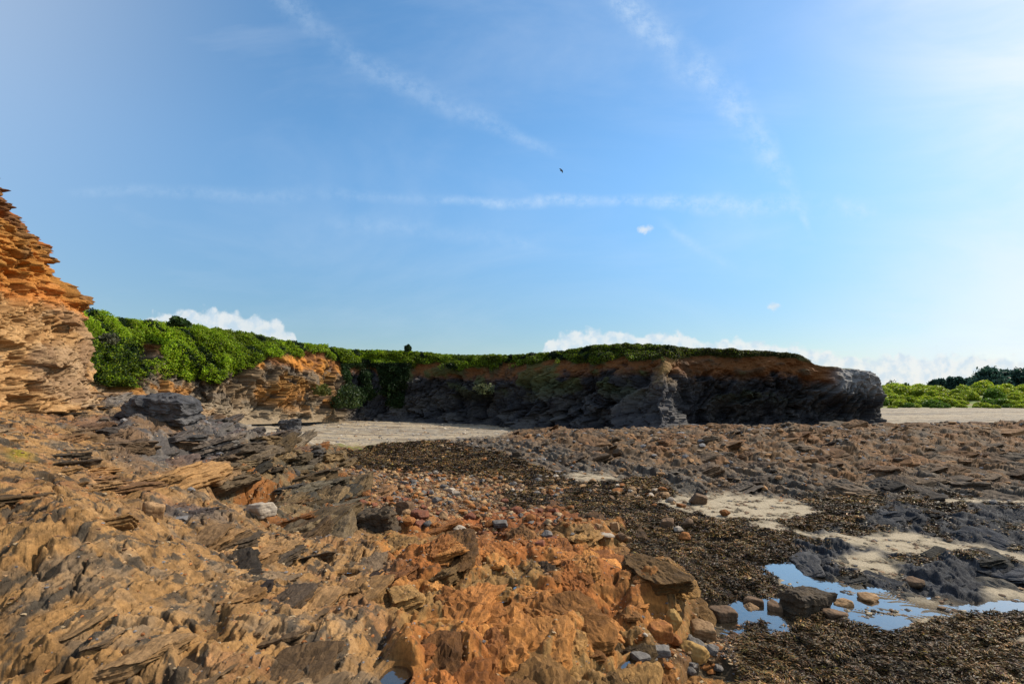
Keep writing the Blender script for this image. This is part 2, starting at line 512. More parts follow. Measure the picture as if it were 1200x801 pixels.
RAD = np.sqrt(GX * GX + GY * GY)
Zr = relax(blur(Zt.copy(), 2), RAD, .95)
Zr = relax(Zr.T.copy(), GX.T.copy(), 1.5).T
Zr = relax(Zr, RAD, 1.2)
kr = np.interp(GY, [8, 14], [1, .25]) * (1 - .8 * np.clip(W['G'] + W['H'], 0, 1)) * (1 - .7 * W['D'])
Zr = Zt + (Zr - Zt) * kr.astype(F32)
rockm = W['A'] + W['G'] + W['H'] + W['O'] + .7 * W['R'] + .6 * W['L'] + .5 * W['D']
holes = smooth(.30, .62, fbm(SU * 3.4, SV * 2.2, 3, 49)) * smooth(-.1, .4, fbm(GX * .8, GY * .8, 2, 40))
Zt = Zr + rockm * (-.055 * crk * smooth(-.3, .2, mid) - .11 * holes + .009 * fcC + .012 * fcB + (1 - .85 * np.clip(W['O'] + W['R'] + W['L'] + W['D'], 0, 1)) * (.014 * (lA2 - .5) + .011 * (lA3 - .5)) + .005 * fin + .0045 * fin2)
lvl = np.clip(Z0, -.03, .03) * 0.5
Zt = Zt * (1 - .85 * np.maximum(mP, mS * .8)) + .85 * np.maximum(mP, mS * .8) * lvl
ripw = .016 * rip + .03 * perlin(GX * .9, GY * .9, 68) + .01
sandbar = poly_mask([SAND[5]], 16)
Zt += mP * (-.058 + .035 * perlin(GX * 1.6, GY * 2.4, 69) + .010 * rip + sandbar * (.022 + .6 * ripw))
rpz = {}
NRM = {}
for fx, fy, rx, ry in ROCKPOOL:
    r = np.sqrt(((GPX + wx * .8 - fx) / rx) ** 2 + ((PY0 + wy * .8 - fy) / ry) ** 2)
    inn = r < 1.0
    zl = float(np.mean(Z0[inn] + .6 * dzf[inn])) - .05
    rpz[(fx, fy)] = zl
    mm = 1 - smooth(0.7, 1.35, r)
    Zt = Zt * (1 - mm) + mm * (zl - .06 + .03 * mid)
    Zt = np.where((r > .9) & (r < 1.7), np.maximum(Zt, zl + .015 * (1 - smooth(1.3, 1.7, r)) - .3 * smooth(1.35, 1.7, r)), Zt)

# ---- albedo of the ground
def C(r, g, b):
    return np.array((r, g, b), F32)


def mixc(a, b, f):
    return a * (1 - f[..., None]) + b * f[..., None]


n_l = fbm(GX * .7 + 9, GY * .7, 4, 81)
n_m = fbm(GX * 2.7, GY * 2.7, 4, 82)
n_s = fbm(SU * 16, SV * 5, 3, 83)
bedc = hsh(np.floor(SU / .16 + .5 * mid), np.floor(SV / .5), 84)
blk = hsh(np.floor(SU / .27 + .3 * mid), np.floor(SV / .42 + .3 * big), 85)
one = np.ones(Z0.shape + (3,), F32)
cA = mixc(one * C(.35, .215, .095), one * C(.25, .15, .065), smooth(-.3, .5, n_m))
cA = mixc(cA, one * C(.39, .255, .13), smooth(.55, .95, blk) * .7)
cA = mixc(cA, one * C(.20, .165, .125), smooth(.15, .6, n_l + .45 * n_m) * .6)
cA = mixc(cA, one * C(.34, .18, .09), smooth(.2, .6, -n_l + .3 * n_s) * .5)
cA = mixc(cA, one * C(.07, .062, .05), smooth(.18, .42, fbm(SU * 9, SV * 3, 4, 86, .6) * .8 + n_m * .35) * .8)
seam = smooth(.30, .55, fbm(SU * 20 + .5 * mid, SV * 1.7, 3, 88, .6)) * smooth(-.3, .3, fbm(GX * 1.2, GY * 1.2, 2, 89))
cA = mixc(cA, one * C(.085, .062, .04), seam * .65)
cG = mixc(one * C(.115, .105, .10), one * C(.20, .175, .15), smooth(-.2, .6, n_m + .4 * n_s))
cG = mixc(cG, one * C(.24, .15, .08), smooth(.2, .55, n_l + .2 * n_s) * .75)
cG = mixc(cG, one * C(.13, .075, .06), smooth(.2, .6, -n_l) * .5)
cH = mixc(one * C(.21, .15, .08), one * C(.10, .085, .06), smooth(-.2, .5, n_m))
cH = mixc(cH, one * C(.30, .13, .035), smooth(.25, .6, n_l + .4 * n_s) * .8)
cO = mixc(one * C(.40, .20, .065), one * C(.30, .145, .05), smooth(-.3, .5, n_m))
cO = mixc(cO, one * C(.37, .15, .042), smooth(0, .5, n_l + .3 * n_m) * .7)
cO = mixc(cO, one * C(.29, .19, .08), smooth(0, .45, -n_l + .4 * n_s) * .8)
cO = mixc(cO, one * C(.09, .065, .03), smooth(.32, .6, n_s * .6 + n_m * .5) * .65)
redz = smooth(0, 1, 1 - np.sqrt(((QX - 600) / 170) ** 2 + ((QY - 612) / 34) ** 2))
cO = mixc(cO, one * C(.26, .095, .035), redz * .75)
cP = mixc(one * C(.10, .06, .032), one * C(.26, .15, .075), smooth(.3, .8, hi))
cP = mixc(cP, one * C(.04, .03, .016), smooth(-.1, .4, n_m))
cW = mixc(one * C(.040, .030, .016), one * C(.075, .052, .028), smooth(-.2, .5, n_m + .3 * n_s))
cW = mixc(cW, one * C(.05, .048, .042), smooth(.1, .5, n_l) * .6)
cR = mixc(one * C(.23, .14, .07), one * C(.15, .105, .065), smooth(-.3, .5, n_m))
cR = mixc(cR, one * C(.17, .14, .105), smooth(.1, .5, n_l + .3 * n_m) * .5)
cR = mixc(cR, one * C(.25, .125, .05), smooth(.1, .6, -n_l) * .5)
cL = mixc(one * C(.175, .15, .12), one * C(.10, .082, .065), smooth(-.3, .4, n_m))
cL = mixc(cL, one * C(.22, .145, .08), smooth(.1, .5, n_l) * .6)
cD = mixc(one * C(.052, .056, .066), one * C(.10, .10, .104), smooth(-.3, .5, n_s + n_m * .5))
cD = mixc(cD, one * C(.06, .05, .03), smooth(.1, .5, n_l + .3 * n_m) * .7)
cS = mixc(one * C(.44, .375, .275), one * C(.34, .285, .20), smooth(-.3, .5, n_m))
cS = mixc(cS, one * C(.08, .06, .035), smooth(.45, .7, n_m + .5 * fin) * .9)
str_ = perlin(GX * .05, (GY - GX * .1) * 1.3, 91)
gb1, gb2, gbi = cells(GX / .5, GY / .5, 92)
cB = mixc(one * C(.40, .335, .245), one * C(.27, .24, .20), smooth(-.2, .3, str_ + .3 * n_m))
cB = mixc(cB, one * C(.42, .36, .28), smooth(.7, .95, gbi) * .6)
cB = mixc(cB, one * C(.20, .14, .08), smooth(.3, .6, n_l + str_) * .5)
ALB = {'A': cA, 'G': cG, 'H': cH, 'O': cO, 'P': cP, 'W': cW, 'R': cR, 'L': cL, 'D': cD}
alb = sum(W[k][..., None] * ALB[k] for k in keys)
ly_ = (Zt + .30 * SU) / .034 + .8 * mid + .25 * fin
bandz = .72 + .56 * hsh(np.floor(ly_), np.floor(SV / .8 + .4 * big), 87)
alb = alb * (1 + (bandz - 1) * np.clip(rockm, 0, 1) * np.interp(GY, [3, 18, 30], [.8, .6, .3]))[..., None]
alb += (mS * (1 - mB) * (1 - mP))[..., None] * cS + mB[..., None] * cB * (1 - (mS * mB)[..., None] * 0)
poolbed = mixc(one * C(.15, .115, .07), one * C(.32, .265, .19), np.clip(sandbar + .4 * smooth(-.1, .4, n_m), 0, 1))
alb += (mP * (1 - mB))[..., None] * poolbed
# algae line where the beach meets the weed
alg = smooth(.2, .5, n_m + .3) * np.exp(-((QY - 524) / 3.0) ** 2) * smooth(380, 400, QX) * (1 - smooth(440, 460, QX))
alb = mixc(alb, one * C(.20, .22, .03), alg * .8)
alg2 = np.exp(-((GPX - 25) / 16) ** 2 - ((PY0 - 533) / 5) ** 2) * smooth(-.2, .3, n_m)
alb = mixc(alb, one * C(.30, .25, .03), alg2 * .8)
wet = poly_mask(POOL, 26) * (1 - .5 * rockm.clip(0, 1))
alb = alb * (1 - .42 * wet)[..., None]
alb = np.clip(.96 * np.maximum(alb, .001) ** 1.25, 0.008, .8)

verts = np.stack([GX, GY, Zt], -1).reshape(-1, 3)
gm = mesh_from('rocky_foreshore', verts, grid_faces(NR, NC), [M_ROCK], True, {'albedo': alb.reshape(-1, 3)})
tag(link('ground', gm), 'rocky foreshore of broken slate, seaweed, sand channels and gravel beach', 'ground', kind='structure')

# the land beyond, to the horizon, one sheet under everything
R0 = 9000.0
gv = [(-R0, -R0, -.6), (R0, -R0, -.6), (R0, R0, -.6), (-R0, R0, -.6)]
m_plain, t_, b_ = new_mat('far_plain')
nn = t_.noise(t_.node('ShaderNodeTexCoord').outputs['Object'], .02, 5)
t_.put(b_.inputs['Base Color'], t_.mix(t_.sstep(.4, .6, nn), (.07, .09, .03), (.16, .13, .08)))
b_.inputs['Roughness'].default_value = .95
tag(link('terrain', mesh_from('far_plain', gv, [(0, 1, 2, 3)], [m_plain], False)), kind='structure')

LY = np.log(Ys)


def ground_z(x, y):
    px = 600 + FOC * x / y
    c = np.clip(np.interp(px, pxs, np.arange(NC)), 0, NC - 1.001)
    r = np.clip(np.interp(y, Ys, np.arange(NR)), 0, NR - 1.001)
    c0 = np.floor(c).astype(int); r0 = np.floor(r).astype(int)
    fc = c - c0; fr = r - r0
    return (Zt[r0, c0] * (1 - fc) + Zt[r0, c0 + 1] * fc) * (1 - fr) + (Zt[r0 + 1, c0] * (1 - fc) + Zt[r0 + 1, c0 + 1] * fc) * fr


PYT = HZ + FOC * (EYE - Zt) / GY


def hit(px, py):
    """first ground point met along the sight line"""
    c = int(np.argmin(np.abs(pxs - px)))
    k = np.nonzero(PYT[:, c] <= py)[0]
    r = int(k[0]) if len(k) else NR - 1
    return float(GX[r, c]), float(GY[r, c]), float(Zt[r, c])


# ------------------------------------------------------------------ water
m_wat, t_, b_ = new_mat('still_water')
b_.inputs['Base Color'].default_value = (.06, .05, .035, 1)
b_.inputs['Roughness'].default_value = .1
b_.inputs['Alpha'].default_value = .35
gl = t_.node('ShaderNodeBsdfGlossy'); gl.inputs['Roughness'].default_value = .03; gl.inputs['Color'].default_value = (.95, .88, .80, 1)
fr_ = t_.node('ShaderNodeFresnel'); fr_.inputs[0].default_value = 1.33
mx = t_.node('ShaderNodeMixShader'); t_.put(mx.inputs[0], t_.m('MULTIPLY', fr_.outputs[0], 3.4, clamp=True))
t_.l.new(b_.outputs[0], mx.inputs[1]); t_.l.new(gl.outputs[0], mx.inputs[2])
t_.l.new(mx.outputs[0], t_.n['Material Output'].inputs[0])
wn = t_.noise(t_.node('ShaderNodeTexCoord').outputs['Object'], 9, 3)
bb = t_.node('ShaderNodeBump'); bb.inputs['Strength'].default_value = .22; bb.inputs['Distance'].default_value = .02
t_.put(bb.inputs['Height'], wn); t_.put(b_.inputs['Normal'], bb.outputs[0]); t_.put(gl.inputs['Normal'], bb.outputs[0])


def flat_poly(name, poly, z, grow=1.12):
    p = np.array(poly, float)
    Yp = FOC * (EYE - z) / (p[:, 1] - HZ)
    w = np.stack([(p[:, 0] - 600) / FOC * Yp, Yp, np.full(len(p), z)], 1)
    c = w.mean(0)
    me = bpy.data.meshes.new(name)
    w2 = w + 0
    # push the rim outwards a little so that it ends under the bank
    d = w - np.roll(w, 1, 0); d2 = np.roll(w, -1, 0) - w
    nrm = np.stack([-(d + d2)[:, 1], (d + d2)[:, 0]], 1)
    nrm /= np.linalg.norm(nrm, axis=1)[:, None] + 1e-9
    area = np.sum(w[:, 0] * np.roll(w[:, 1], -1) - np.roll(w[:, 0], -1) * w[:, 1])
    w2[:, :2] += nrm * (-.22 if area > 0 else .22)
    idx = list(range(len(w2)))
    if area < 0: idx.reverse()
    me.from_pydata([tuple(v) for v in w2], [], [tuple(idx)])
    me.materials.append(m_wat)
    return me


tag(link('water', flat_poly('tide_pool', POOL[0], -.014)), kind='structure')
tag(link('water', flat_poly('tide_pool', POOL[1], -.0175)), kind='structure')
tag(link('water', flat_poly('tide_pool', POOL[2], -.027)), kind='structure')
for fx, fy, rx, ry in ROCKPOOL:
    z = rpz[(fx, fy)] - .012
    Yc = FOC * (EYE - z) / (fy - HZ)
    xr = rx * Yc / FOC * 1.1; yr = ry * Yc * Yc / (FOC * (EYE - z)) * 1.1
    vs = [((fx - 600) / FOC * Yc + xr * math.cos(a) * (1 + .15 * math.sin(3 * a)), Yc + yr * math.sin(a), z) for a in np.linspace(0, 2 * math.pi, 20, endpoint=False)]
    me = bpy.data.meshes.new('rock_pool'); me.from_pydata(vs, [], [tuple(range(20))]); me.materials.append(m_wat)
    tag(link('water', me), kind='structure')


# ------------------------------------------------------------------ cliffs
def catmull(pts, n):
    p = np.array(pts, float)
    d = np.concatenate([[0], np.cumsum(np.linalg.norm(np.diff(p[:, :2], axis=0), axis=1) ** .5)])
    s = np.linspace(0, d[-1], n)
    out = np.zeros((n, p.shape[1]))
    # monotone-ish cubic (finite-difference hermite)
    m = np.gradient(p, d, axis=0)
    i = np.clip(np.searchsorted(d, s, side='right') - 1, 0, len(d) - 2)
    h = (d[i + 1] - d[i]); t = ((s - d[i]) / h)[:, None]; h = h[:, None]
    out = (2 * t**3 - 3 * t**2 + 1) * p[i] + (t**3 - 2 * t**2 + t) * h * m[i] + (-2 * t**3 + 3 * t**2) * p[i + 1] + (t**3 - t**2) * h * m[i + 1]
    return out


def noise3(P3, s, octv, seed):
    x, y, z = P3[..., 0] * s, P3[..., 1] * s, P3[..., 2] * s
    return (fbm(x + .37 * z, y - .21 * z, octv, seed) + fbm(x * .6 + z * .8 + 31, y * .5 + z * .9, octv, seed + 3) + fbm(y + 7, z - .3 * x, octv, seed + 7)) * .6


# -- headland with the vegetated bay wall: (px, base_py, baseY, top_py, topY)
HEAD = [(40, 470, 20, 380, 21), (100, 466, 24, 372, 27), (150, 480, 26.5, 382, 29.5), (185, 485, 28, 386, 32), (225, 488, 29.5, 389, 33.5), (270, 494, 31.0, 394, 35), (300, 494, 33, 398, 37),
        (335, 493, 35.5, 406, 38.5), (365, 492, 37.5, 409, 41), (385, 492, 42, 411, 45), (420, 493, 45.5, 415, 48), (470, 493, 46, 416, 49), (520, 496, 46, 420, 49.5), (570, 500, 45, 421, 49), (605, 504, 42.5, 420, 47),
        (640, 507, 39.5, 418, 45), (690, 508, 38, 410, 43), (728, 507, 36.6, 408, 41.5), (757, 507, 34.8, 408, 41.2), (777, 506, 33.2, 409, 39.8), (793, 507, 35.0, 410, 39.8), (806, 508, 37.6, 411, 40.6), (822, 508, 38.2, 412, 40.6), (860, 508, 38.2, 413, 40.6),
        (910, 508, 37.6, 415, 40.3), (938, 508, 37.4, 419, 40.0), (955, 508, 37.3, 427, 39.6), (985, 508, 37.2, 431, 39.2), (1008, 507, 37.2, 432, 39.2), (1024, 504, 37.8, 435, 39.8), (1022, 500, 40.5, 437, 41.5), (1000, 494, 46, 437, 46), (960, 487, 56, 430, 55), (900, 481, 75, 424, 72)]
H6 = []
for px, bp, bY, tp, tY in HEAD:
    b = at(px + (14 if px == 1008 else 27 if px == 1024 else 24 if px == 1022 else 0), bp, bY); t = at(px, tp, tY)
    H6.append((b[0], b[1], b[2] - .15, t[0], t[1], t[2]))
NS, NT_ = 1500, 210
hc = catmull(H6, NS)
B3, T3 = hc[:, :3], hc[:, 3:]
tan = np.gradient(B3[:, :2], axis=0); tan /= np.linalg.norm(tan, axis=1)[:, None]
nor = np.stack([tan[:, 1], -tan[:, 0]], 1)               # outward (towards the shore)
tv = np.concatenate([np.linspace(0, 1, NT_), [1.0] * 14])
back = np.concatenate([np.zeros(NT_), np.linspace(.25, 12, 14)])
T_, S_ = np.meshgrid(tv, np.arange(NS), indexing='ij')
prof = np.interp(T_, [0, .06, .2, .45, .7, .85, .96, 1], [0, .20, .48, .62, .70, .80, .97, 1])
sid = np.arange(NS)
bx = 600 + FOC * B3[:, 0] / B3[:, 1]
# nose of the headland and right wall hang over an undercut foot
over = smooth(800, 850, bx) * (sid > NS * .3)
prof_o = np.interp(T_, [0, .04, .12, .3, .45, .62, .80, .93, 1], [0, .45, .85, .95, .78, .55, .62, .82, 1])
prof = prof * (1 - over[None, :]) + prof_o * over[None, :]
spw = np.exp(-((bx[None, :] - (768 + 26 * T_ + 8 * np.sin(T_ * 7))) / (9 + 3 * np.sin(T_ * 13 + 1) + 24 * (1 - T_) ** 1.6)) ** 2) * np.interp(T_, [0, .1, .35, .55, .75, 1], [.9, .7, .5, .75, .9, .6])
prof = prof * (1 - spw) + (T_ ** .9) * spw
HX = B3[None, :, 0] * (1 - prof) + T3[None, :, 0] * prof
HY = B3[None, :, 1] * (1 - prof) + T3[None, :, 1] * prof
HZ_ = B3[None, :, 2] * (1 - T_) + T3[None, :, 2] * T_
HP = np.stack([HX, HY, HZ_], -1)
bk = back[:, None]
tant = np.gradient(T3[:, :2], axis=0); nb_ = np.stack([tant[:, 1], -tant[:, 0]], 1)
ker = np.exp(-np.linspace(-3, 3, 301) ** 2); ker /= ker.sum()
nb_ = np.stack([np.convolve(np.pad(nb_[:, i], 150, mode='edge'), ker, 'valid') for i in (0, 1)], 1)
nb_ /= np.linalg.norm(nb_, axis=1)[:, None] + 1e-9
HP[..., 0] -= nb_[None, :, 0] * bk; HP[..., 1] -= nb_[None, :, 1] * bk
HP[..., 2] += np.where(bk > 0, .06 * bk ** .6 * (1 - .10 * bk), 0)
face = np.where(bk > 0, np.exp(-bk * .8), 1.0) * np.clip(T_ * 14, .15, 1)
sl = np.concatenate([[0], np.cumsum(np.linalg.norm(np.diff(B3[:, :2], axis=0), axis=1))])
SL = np.broadcast_to(sl[None, :], HX.shape).astype(F32)
ZZ = HP[..., 2].astype(F32)
# steep beds crossing the face obliquely
bed = SL * .75 - ZZ * .62
crs = SL * .62 + ZZ * .75
n_big = noise3(HP, .22, 3, 101)
n_mid = noise3(HP, .8, 4, 102)
n_fin = noise3(HP, 3.0, 3, 103)
st0 = strata(bed + .8 * n_mid, crs, 2.6, 1.8, 110, dip=.8, groove=.15)
st1 = strata(bed + .3 * n_mid, crs, 1.1, 2.2, 111, dip=.9, groove=.25)
st3 = strata(bed + .1 * n_mid, crs, .17, 3, 113, dip=.7, groove=.3)
st2 = strata(bed + .2 * n_mid, crs, .42, 2.6, 112, dip=.8, groove=.3)
rock_part = 1 - smooth(.60, .80, T_ + .10 * n_mid)
gul = np.abs(perlin(SL * .34, ZZ * .06, 115))
fh1 = facets(crs / 1.9 + .3 * n_mid, bed / 1.05 + .2 * n_mid, 116, 1.7, .7)
fh2 = facets(crs / .7 + .2 * n_mid, bed / .36 + .1 * n_mid, 117, 1.6, .6)
disp = face * (.42 * fh1 + .20 * fh2) * (.3 + .7 * rock_part) + face * (1 - .8 * spw) * (.75 * n_big + .30 * n_mid + .09 * n_fin + rock_part * (1.0 * (st0 - .5) + .45 * (st1 - .5) + .20 * (st2 - .5) + .08 * (st3 - .5)) + (1 - rock_part) * (.3 * gul - .1))
tri = lambda q: 1 - 2 * np.abs(q - np.floor(q) - .5) * 2
ribz = np.broadcast_to((smooth(560, 610, bx) * (1 - smooth(755, 775, bx)) * (sid < NS * .85))[None, :], HX.shape)
rq = (SL - 5.2 * T_ + .5 * n_mid + 1.2 * n_big) / 3.9
ribs = tri(rq) + .35 * tri(rq * 2.7 + .3)
disp = disp + face * ribz * (1 - T_) ** 1.2 * 1.25 * ribs
disp = disp - face * np.broadcast_to((smooth(485, 500, bx) * (1 - smooth(560, 600, bx)) * (sid < NS * .85))[None, :], HX.shape) * (1 - smooth(.3, .6, T_)) * 1.4 * smooth(-.2, .4, n_big)
# spur that runs down to the reef, hollow caves in the bay
HP[..., 0] += nor[None, :, 0] * disp; HP[..., 1] += nor[None, :, 1] * disp
HP[..., 2] += (.10 * n_mid * face)
hpx = 600 + FOC * HP[..., 0] / HP[..., 1]
hpy = HZ + FOC * (EYE - HP[..., 2]) / HP[..., 1]
o3 = np.ones(HX.shape + (3,), F32)
c_rock = mixc(o3 * C(.028, .029, .033), o3 * C(.060, .058, .056), smooth(-.3, .5, n_mid + .3 * n_fin))  # slate darkened below its own tone: shade of the bay walls painted in
lit = 1 - smooth(385, 420, bx)                       # the left wall is brown and ochre
lit2 = np.broadcast_to(lit[None, :], HX.shape).astype(F32)
c_left = mixc(o3 * C(.17, .115, .065), o3 * C(.28, .13, .035), smooth(0, .5, n_big + .5 * n_mid))
c_left = mixc(c_left, o3 * C(.11, .09, .07), smooth(.1, .5, -n_mid + .2 * n_fin) * .8)
c_left = mixc(c_left, o3 * C(.25, .19, .12), smooth(.3, .05, T_ + .1 * n_mid) * .7)
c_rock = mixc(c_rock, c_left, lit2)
nose = np.broadcast_to(smooth(930, 1000, bx)[None, :], HX.shape).astype(F32)
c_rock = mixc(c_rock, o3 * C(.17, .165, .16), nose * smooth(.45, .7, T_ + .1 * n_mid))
c_soil = mixc(o3 * C(.14, .055, .016), o3 * C(.065, .034, .015), smooth(-.3, .4, n_mid))
c_soil = mixc(c_soil, o3 * C(.42, .17, .03), lit2 * smooth(-.2, .3, n_mid))
soil = smooth(.62, .74, T_ + .12 * n_mid) * (1 - nose * smooth(960, 985, bx)[None, :])
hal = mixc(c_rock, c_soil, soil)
moss = smooth(.1, .45, n_mid * .6 + n_big) * smooth(.3, .6, T_) * (1 - nose) * (1 - lit2 * .6)
hal = mixc(hal, o3 * C(.05, .065, .02), moss * .7)
spurm = spw + 0 * T_
hal = mixc(hal, mixc(o3 * C(.11, .10, .095), o3 * C(.24, .14, .045), smooth(.45, .75, T_ + .1 * n_mid)), np.clip(spurm * (.75 + .5 * n_mid), 0, 1))
hal = mixc(hal, o3 * C(.10, .11, .03), smooth(0, .5, bk + 0 * T_))
VB = np.array([(60, 452), (160, 450), (166, 404), (190, 404), (196, 444), (258, 449), (278, 432), (330, 414), (372, 414), (398, 424), (412, 470), (470, 478), (480, 428), (560, 430), (640, 426), (780, 420), (800, 417), (860, 416), (935, 418), (950, 400), (1400, 400)], float)
vbd = np.interp(hpx, VB[:, 0], VB[:, 1]) + 7 * n_mid
vegm = smooth(2.5, -2.5, hpy - vbd) * smooth(.2, .28, T_ + .08 * n_mid)
vegm = np.maximum(vegm, (bk > .2) * np.broadcast_to((1 - smooth(940, 950, bx))[None, :], HX.shape))
patchy = np.broadcast_to((smooth(398, 410, bx) * (1 - smooth(470, 480, bx)))[None, :], HX.shape)
vegm = vegm * (1 - patchy * smooth(.92, .75, T_) * smooth(.15, -.15, n_mid))
vegm = np.where(np.broadcast_to((sid < NS * .93)[None, :], HX.shape), vegm, vegm)
hal = mixc(hal, o3 * C(.05, .07, .018), np.clip(vegm, 0, 1))
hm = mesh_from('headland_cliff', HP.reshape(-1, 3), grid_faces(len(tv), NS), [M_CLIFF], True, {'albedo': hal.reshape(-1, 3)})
tag(link('hill', hm), 'low headland cliff of slate under orange soil, curving round the bay', 'cliff', kind='structure')

# -- near cliff on the left
NB = [(-8.6, 1.0), (-9.0, 4.0), (-9.7, 7.5), (-10.35, 10.5), (-10.75, 12.6), (-11.6, 14.0), (-14.0, 15.6), (-19, 18), (-27, 21)]
nc_ = catmull([(a, b, 0) for a, b in NB], 900)
NZ = 560
zv = np.concatenate([np.linspace(1.9, 9.8, NZ), np.full(10, 9.8)])
bkn = np.concatenate([np.zeros(NZ), np.linspace(.4, 9, 10)])
tan = np.gradient(nc_[:, :2], axis=0); tan /= np.linalg.norm(tan, axis=1)[:, None]
nor2 = np.stack([tan[:, 1], -tan[:, 0]], 1)
LZ, LS = np.meshgrid(zv, np.arange(900), indexing='ij')
offs = np.interp(LZ, [1.9, 2.6, 3.0, 3.6, 4.9, 5.2, 5.9, 7.25, 8.5, 9.8], [1.0, .45, .1, -.12, -.30, -.62, -.95, -1.46, -2.1, -2.85])
LP = np.stack([nc_[None, :, 0] + nor2[None, :, 0] * offs, nc_[None, :, 1] + nor2[None, :, 1] * offs, LZ], -1)
sl = np.concatenate([[0], np.cumsum(np.linalg.norm(np.diff(nc_[:, :2], axis=0), axis=1))])
SL = np.broadcast_to(sl[None, :], LZ.shape).astype(F32); ZL = LZ.astype(F32)
a_big = noise3(LP, .35, 3, 131); a_mid = noise3(LP, 1.4, 4, 132); a_fin = noise3(LP, 6, 3, 133)
bd = ZL - .48 * SL + .25 * perlin(ZL * .5, SL * .35, 139)
cr = SL + .4 * ZL
lowm = 1 - smooth(5.05, 5.4, ZL + .15 * a_mid)
q1 = strata(bd + .12 * a_mid, cr, .42, 2.2, 141, dip=-.6, groove=.2)
q2 = strata(bd + .06 * a_mid, cr, .15, 3.4, 142, dip=-.7, groove=.4)
q3 = strata(bd + .03 * a_mid, cr, .06, 4.5, 143, dip=-.5, groove=.4)
bd2 = ZL - .12 * SL
p1 = strata(bd2 + .2 * a_mid, cr, .75, 1.3, 144, dip=-.8, groove=.2)
p2 = strata(bd2 + .1 * a_mid, cr, .26, 1.8, 145, dip=-.6, groove=.3)
dsp = .40 * a_big + .16 * a_mid + .03 * a_fin + lowm * (.10 * (q1 - .5) + .10 * (q2 - .5) + .05 * (q3 - .5) + .22 * facets(cr / .7 + .3 * a_mid, bd / .34 + .15 * a_mid, 153, 1.6, .7) + .03 * a_fin) + (1 - lowm) * (.42 * facets(SL / .95 + .3 * a_mid, bd2 / .62 + .2 * a_mid, 151, 1.6, .7) + .20 * facets(SL / .36 + .3 * a_mid, bd2 / .22, 152, 1.5, .6) + .10 * (p2 - .5) + .03 * (q3 - .5) + .20 * a_mid + .07 * a_fin)
dsp *= np.where(bkn[:, None] > 0, .3, 1)
LP[..., 0] += nor2[None, :, 0] * dsp - nor2[None, :, 0] * bkn[:, None]
LP[..., 1] += nor2[None, :, 1] * dsp - nor2[None, :, 1] * bkn[:, None]
LP[..., 2] += np.where(bkn[:, None] > 0, .25 + .06 * bkn[:, None], 0) + .25 * a_big * smooth(8, 9.8, ZL)
o4 = np.ones(LZ.shape + (3,), F32)
tone = hsh(np.floor(bd / .13 + .4 * a_mid), np.floor(cr / .7), 150)
cl = mixc(o4 * C(.38, .235, .11), o4 * C(.26, .145, .06), smooth(.2, .8, tone))
cl = mixc(cl, o4 * C(.19, .155, .125), smooth(.25, .6, a_big + .3 * a_mid) * .4)
cl = mixc(cl, o4 * C(.38, .17, .05), smooth(.15, .5, -a_big + .3 * a_mid) * .6)
cl = mixc(cl, o4 * C(.42, .30, .18), smooth(.85, .97, tone) * .6)
cu = mixc(o4 * C(.36, .12, .025), o4 * C(.19, .075, .022), smooth(-.3, .4, a_mid))
cu = mixc(cu, o4 * C(.38, .20, .05), smooth(.1, .5, a_big + .3 * a_mid) * .6)
cu = mixc(cu, o4 * C(.12, .07, .035), smooth(.15, .5, a_mid - a_big * .5) * .6)
lowc = 1 - smooth(4.85, 5.65, ZL + .5 * a_mid + .25 * a_big)
lal = mixc(cu, cl, lowc)
lal = mixc(lal, o4 * C(.44, .17, .035), np.exp(-((ZL - 5.15 + .3 * a_mid) / .22) ** 2) * .7)
lal = 1.25 * np.maximum(lal, .001) ** 1.13
lal = mixc(lal, o4 * C(.06, .07, .025), smooth(9.3, 9.7, ZL + .2 * a_mid))
lm = mesh_from('near_cliff', LP.reshape(-1, 3), grid_faces(len(zv), 900), [M_ROCK], True, {'albedo': lal.reshape(-1, 3)})
tag(link('hill', lm), 'near cliff of thin tan slate beds under a crumbling orange slope', 'cliff', kind='structure')


# ------------------------------------------------------------------ leaves
def leaf_mesh(name, pts, size, cols, mat, elong=1.6, up=0.35, flat=0.0, bend=0.25, simple=False, flow=None):
    """one bent leaf (two quads) at every point"""
    n = len(pts)
    d = rng.normal(size=(n, 3)); d[:, 2] = d[:, 2] * (1 - flat) + up
    if flow is not None:
        d = d * .45 + np.stack([np.cos(flow), np.sin(flow), 0 * flow], 1)
    d /= np.linalg.norm(d, axis=1)[:, None]
    q = rng.normal(size=(n, 3))
    if flow is not None:
        q[:, 2] *= .35
    q -= d * np.sum(q * d, 1)[:, None]; q /= np.linalg.norm(q, axis=1)[:, None] + 1e-9
    w = np.cross(d, q)
    s = (np.asarray(size) * (0.6 + .8 * rng.random(n)))[:, None] if np.ndim(size) else size * (0.6 + .8 * rng.random(n))[:, None]
    L = s * elong * .5
    P0 = pts - d * L; P1 = pts + w * s * bend; P2 = pts + d * L
    hw = q * s * .5
    if simple:
        V = np.stack([P0, P1 + hw, P2, P1 - hw], 1).reshape(-1, 3)
        Fc = (np.arange(n) * 4)[:, None] + np.array([[0, 1, 2, 3]])
        return mesh_from(name, V, Fc, [mat], True, {'albedo': np.repeat(np.asarray(cols, F32), 4, axis=0)})
    V = np.stack([P0 - hw * .5, P0 + hw * .5, P1 + hw, P1 - hw, P2 + hw * .35, P2 - hw * .35], 1).reshape(-1, 3)
    b = (np.arange(n) * 6)[:, None]
    Fc = np.concatenate([b + np.array([[0, 1, 2, 3]]), b + np.array([[3, 2, 4, 5]])], 0)
    cc = np.repeat(np.asarray(cols, F32), 6, axis=0)
    return mesh_from(name, V, Fc, [mat], True, {'albedo': cc})


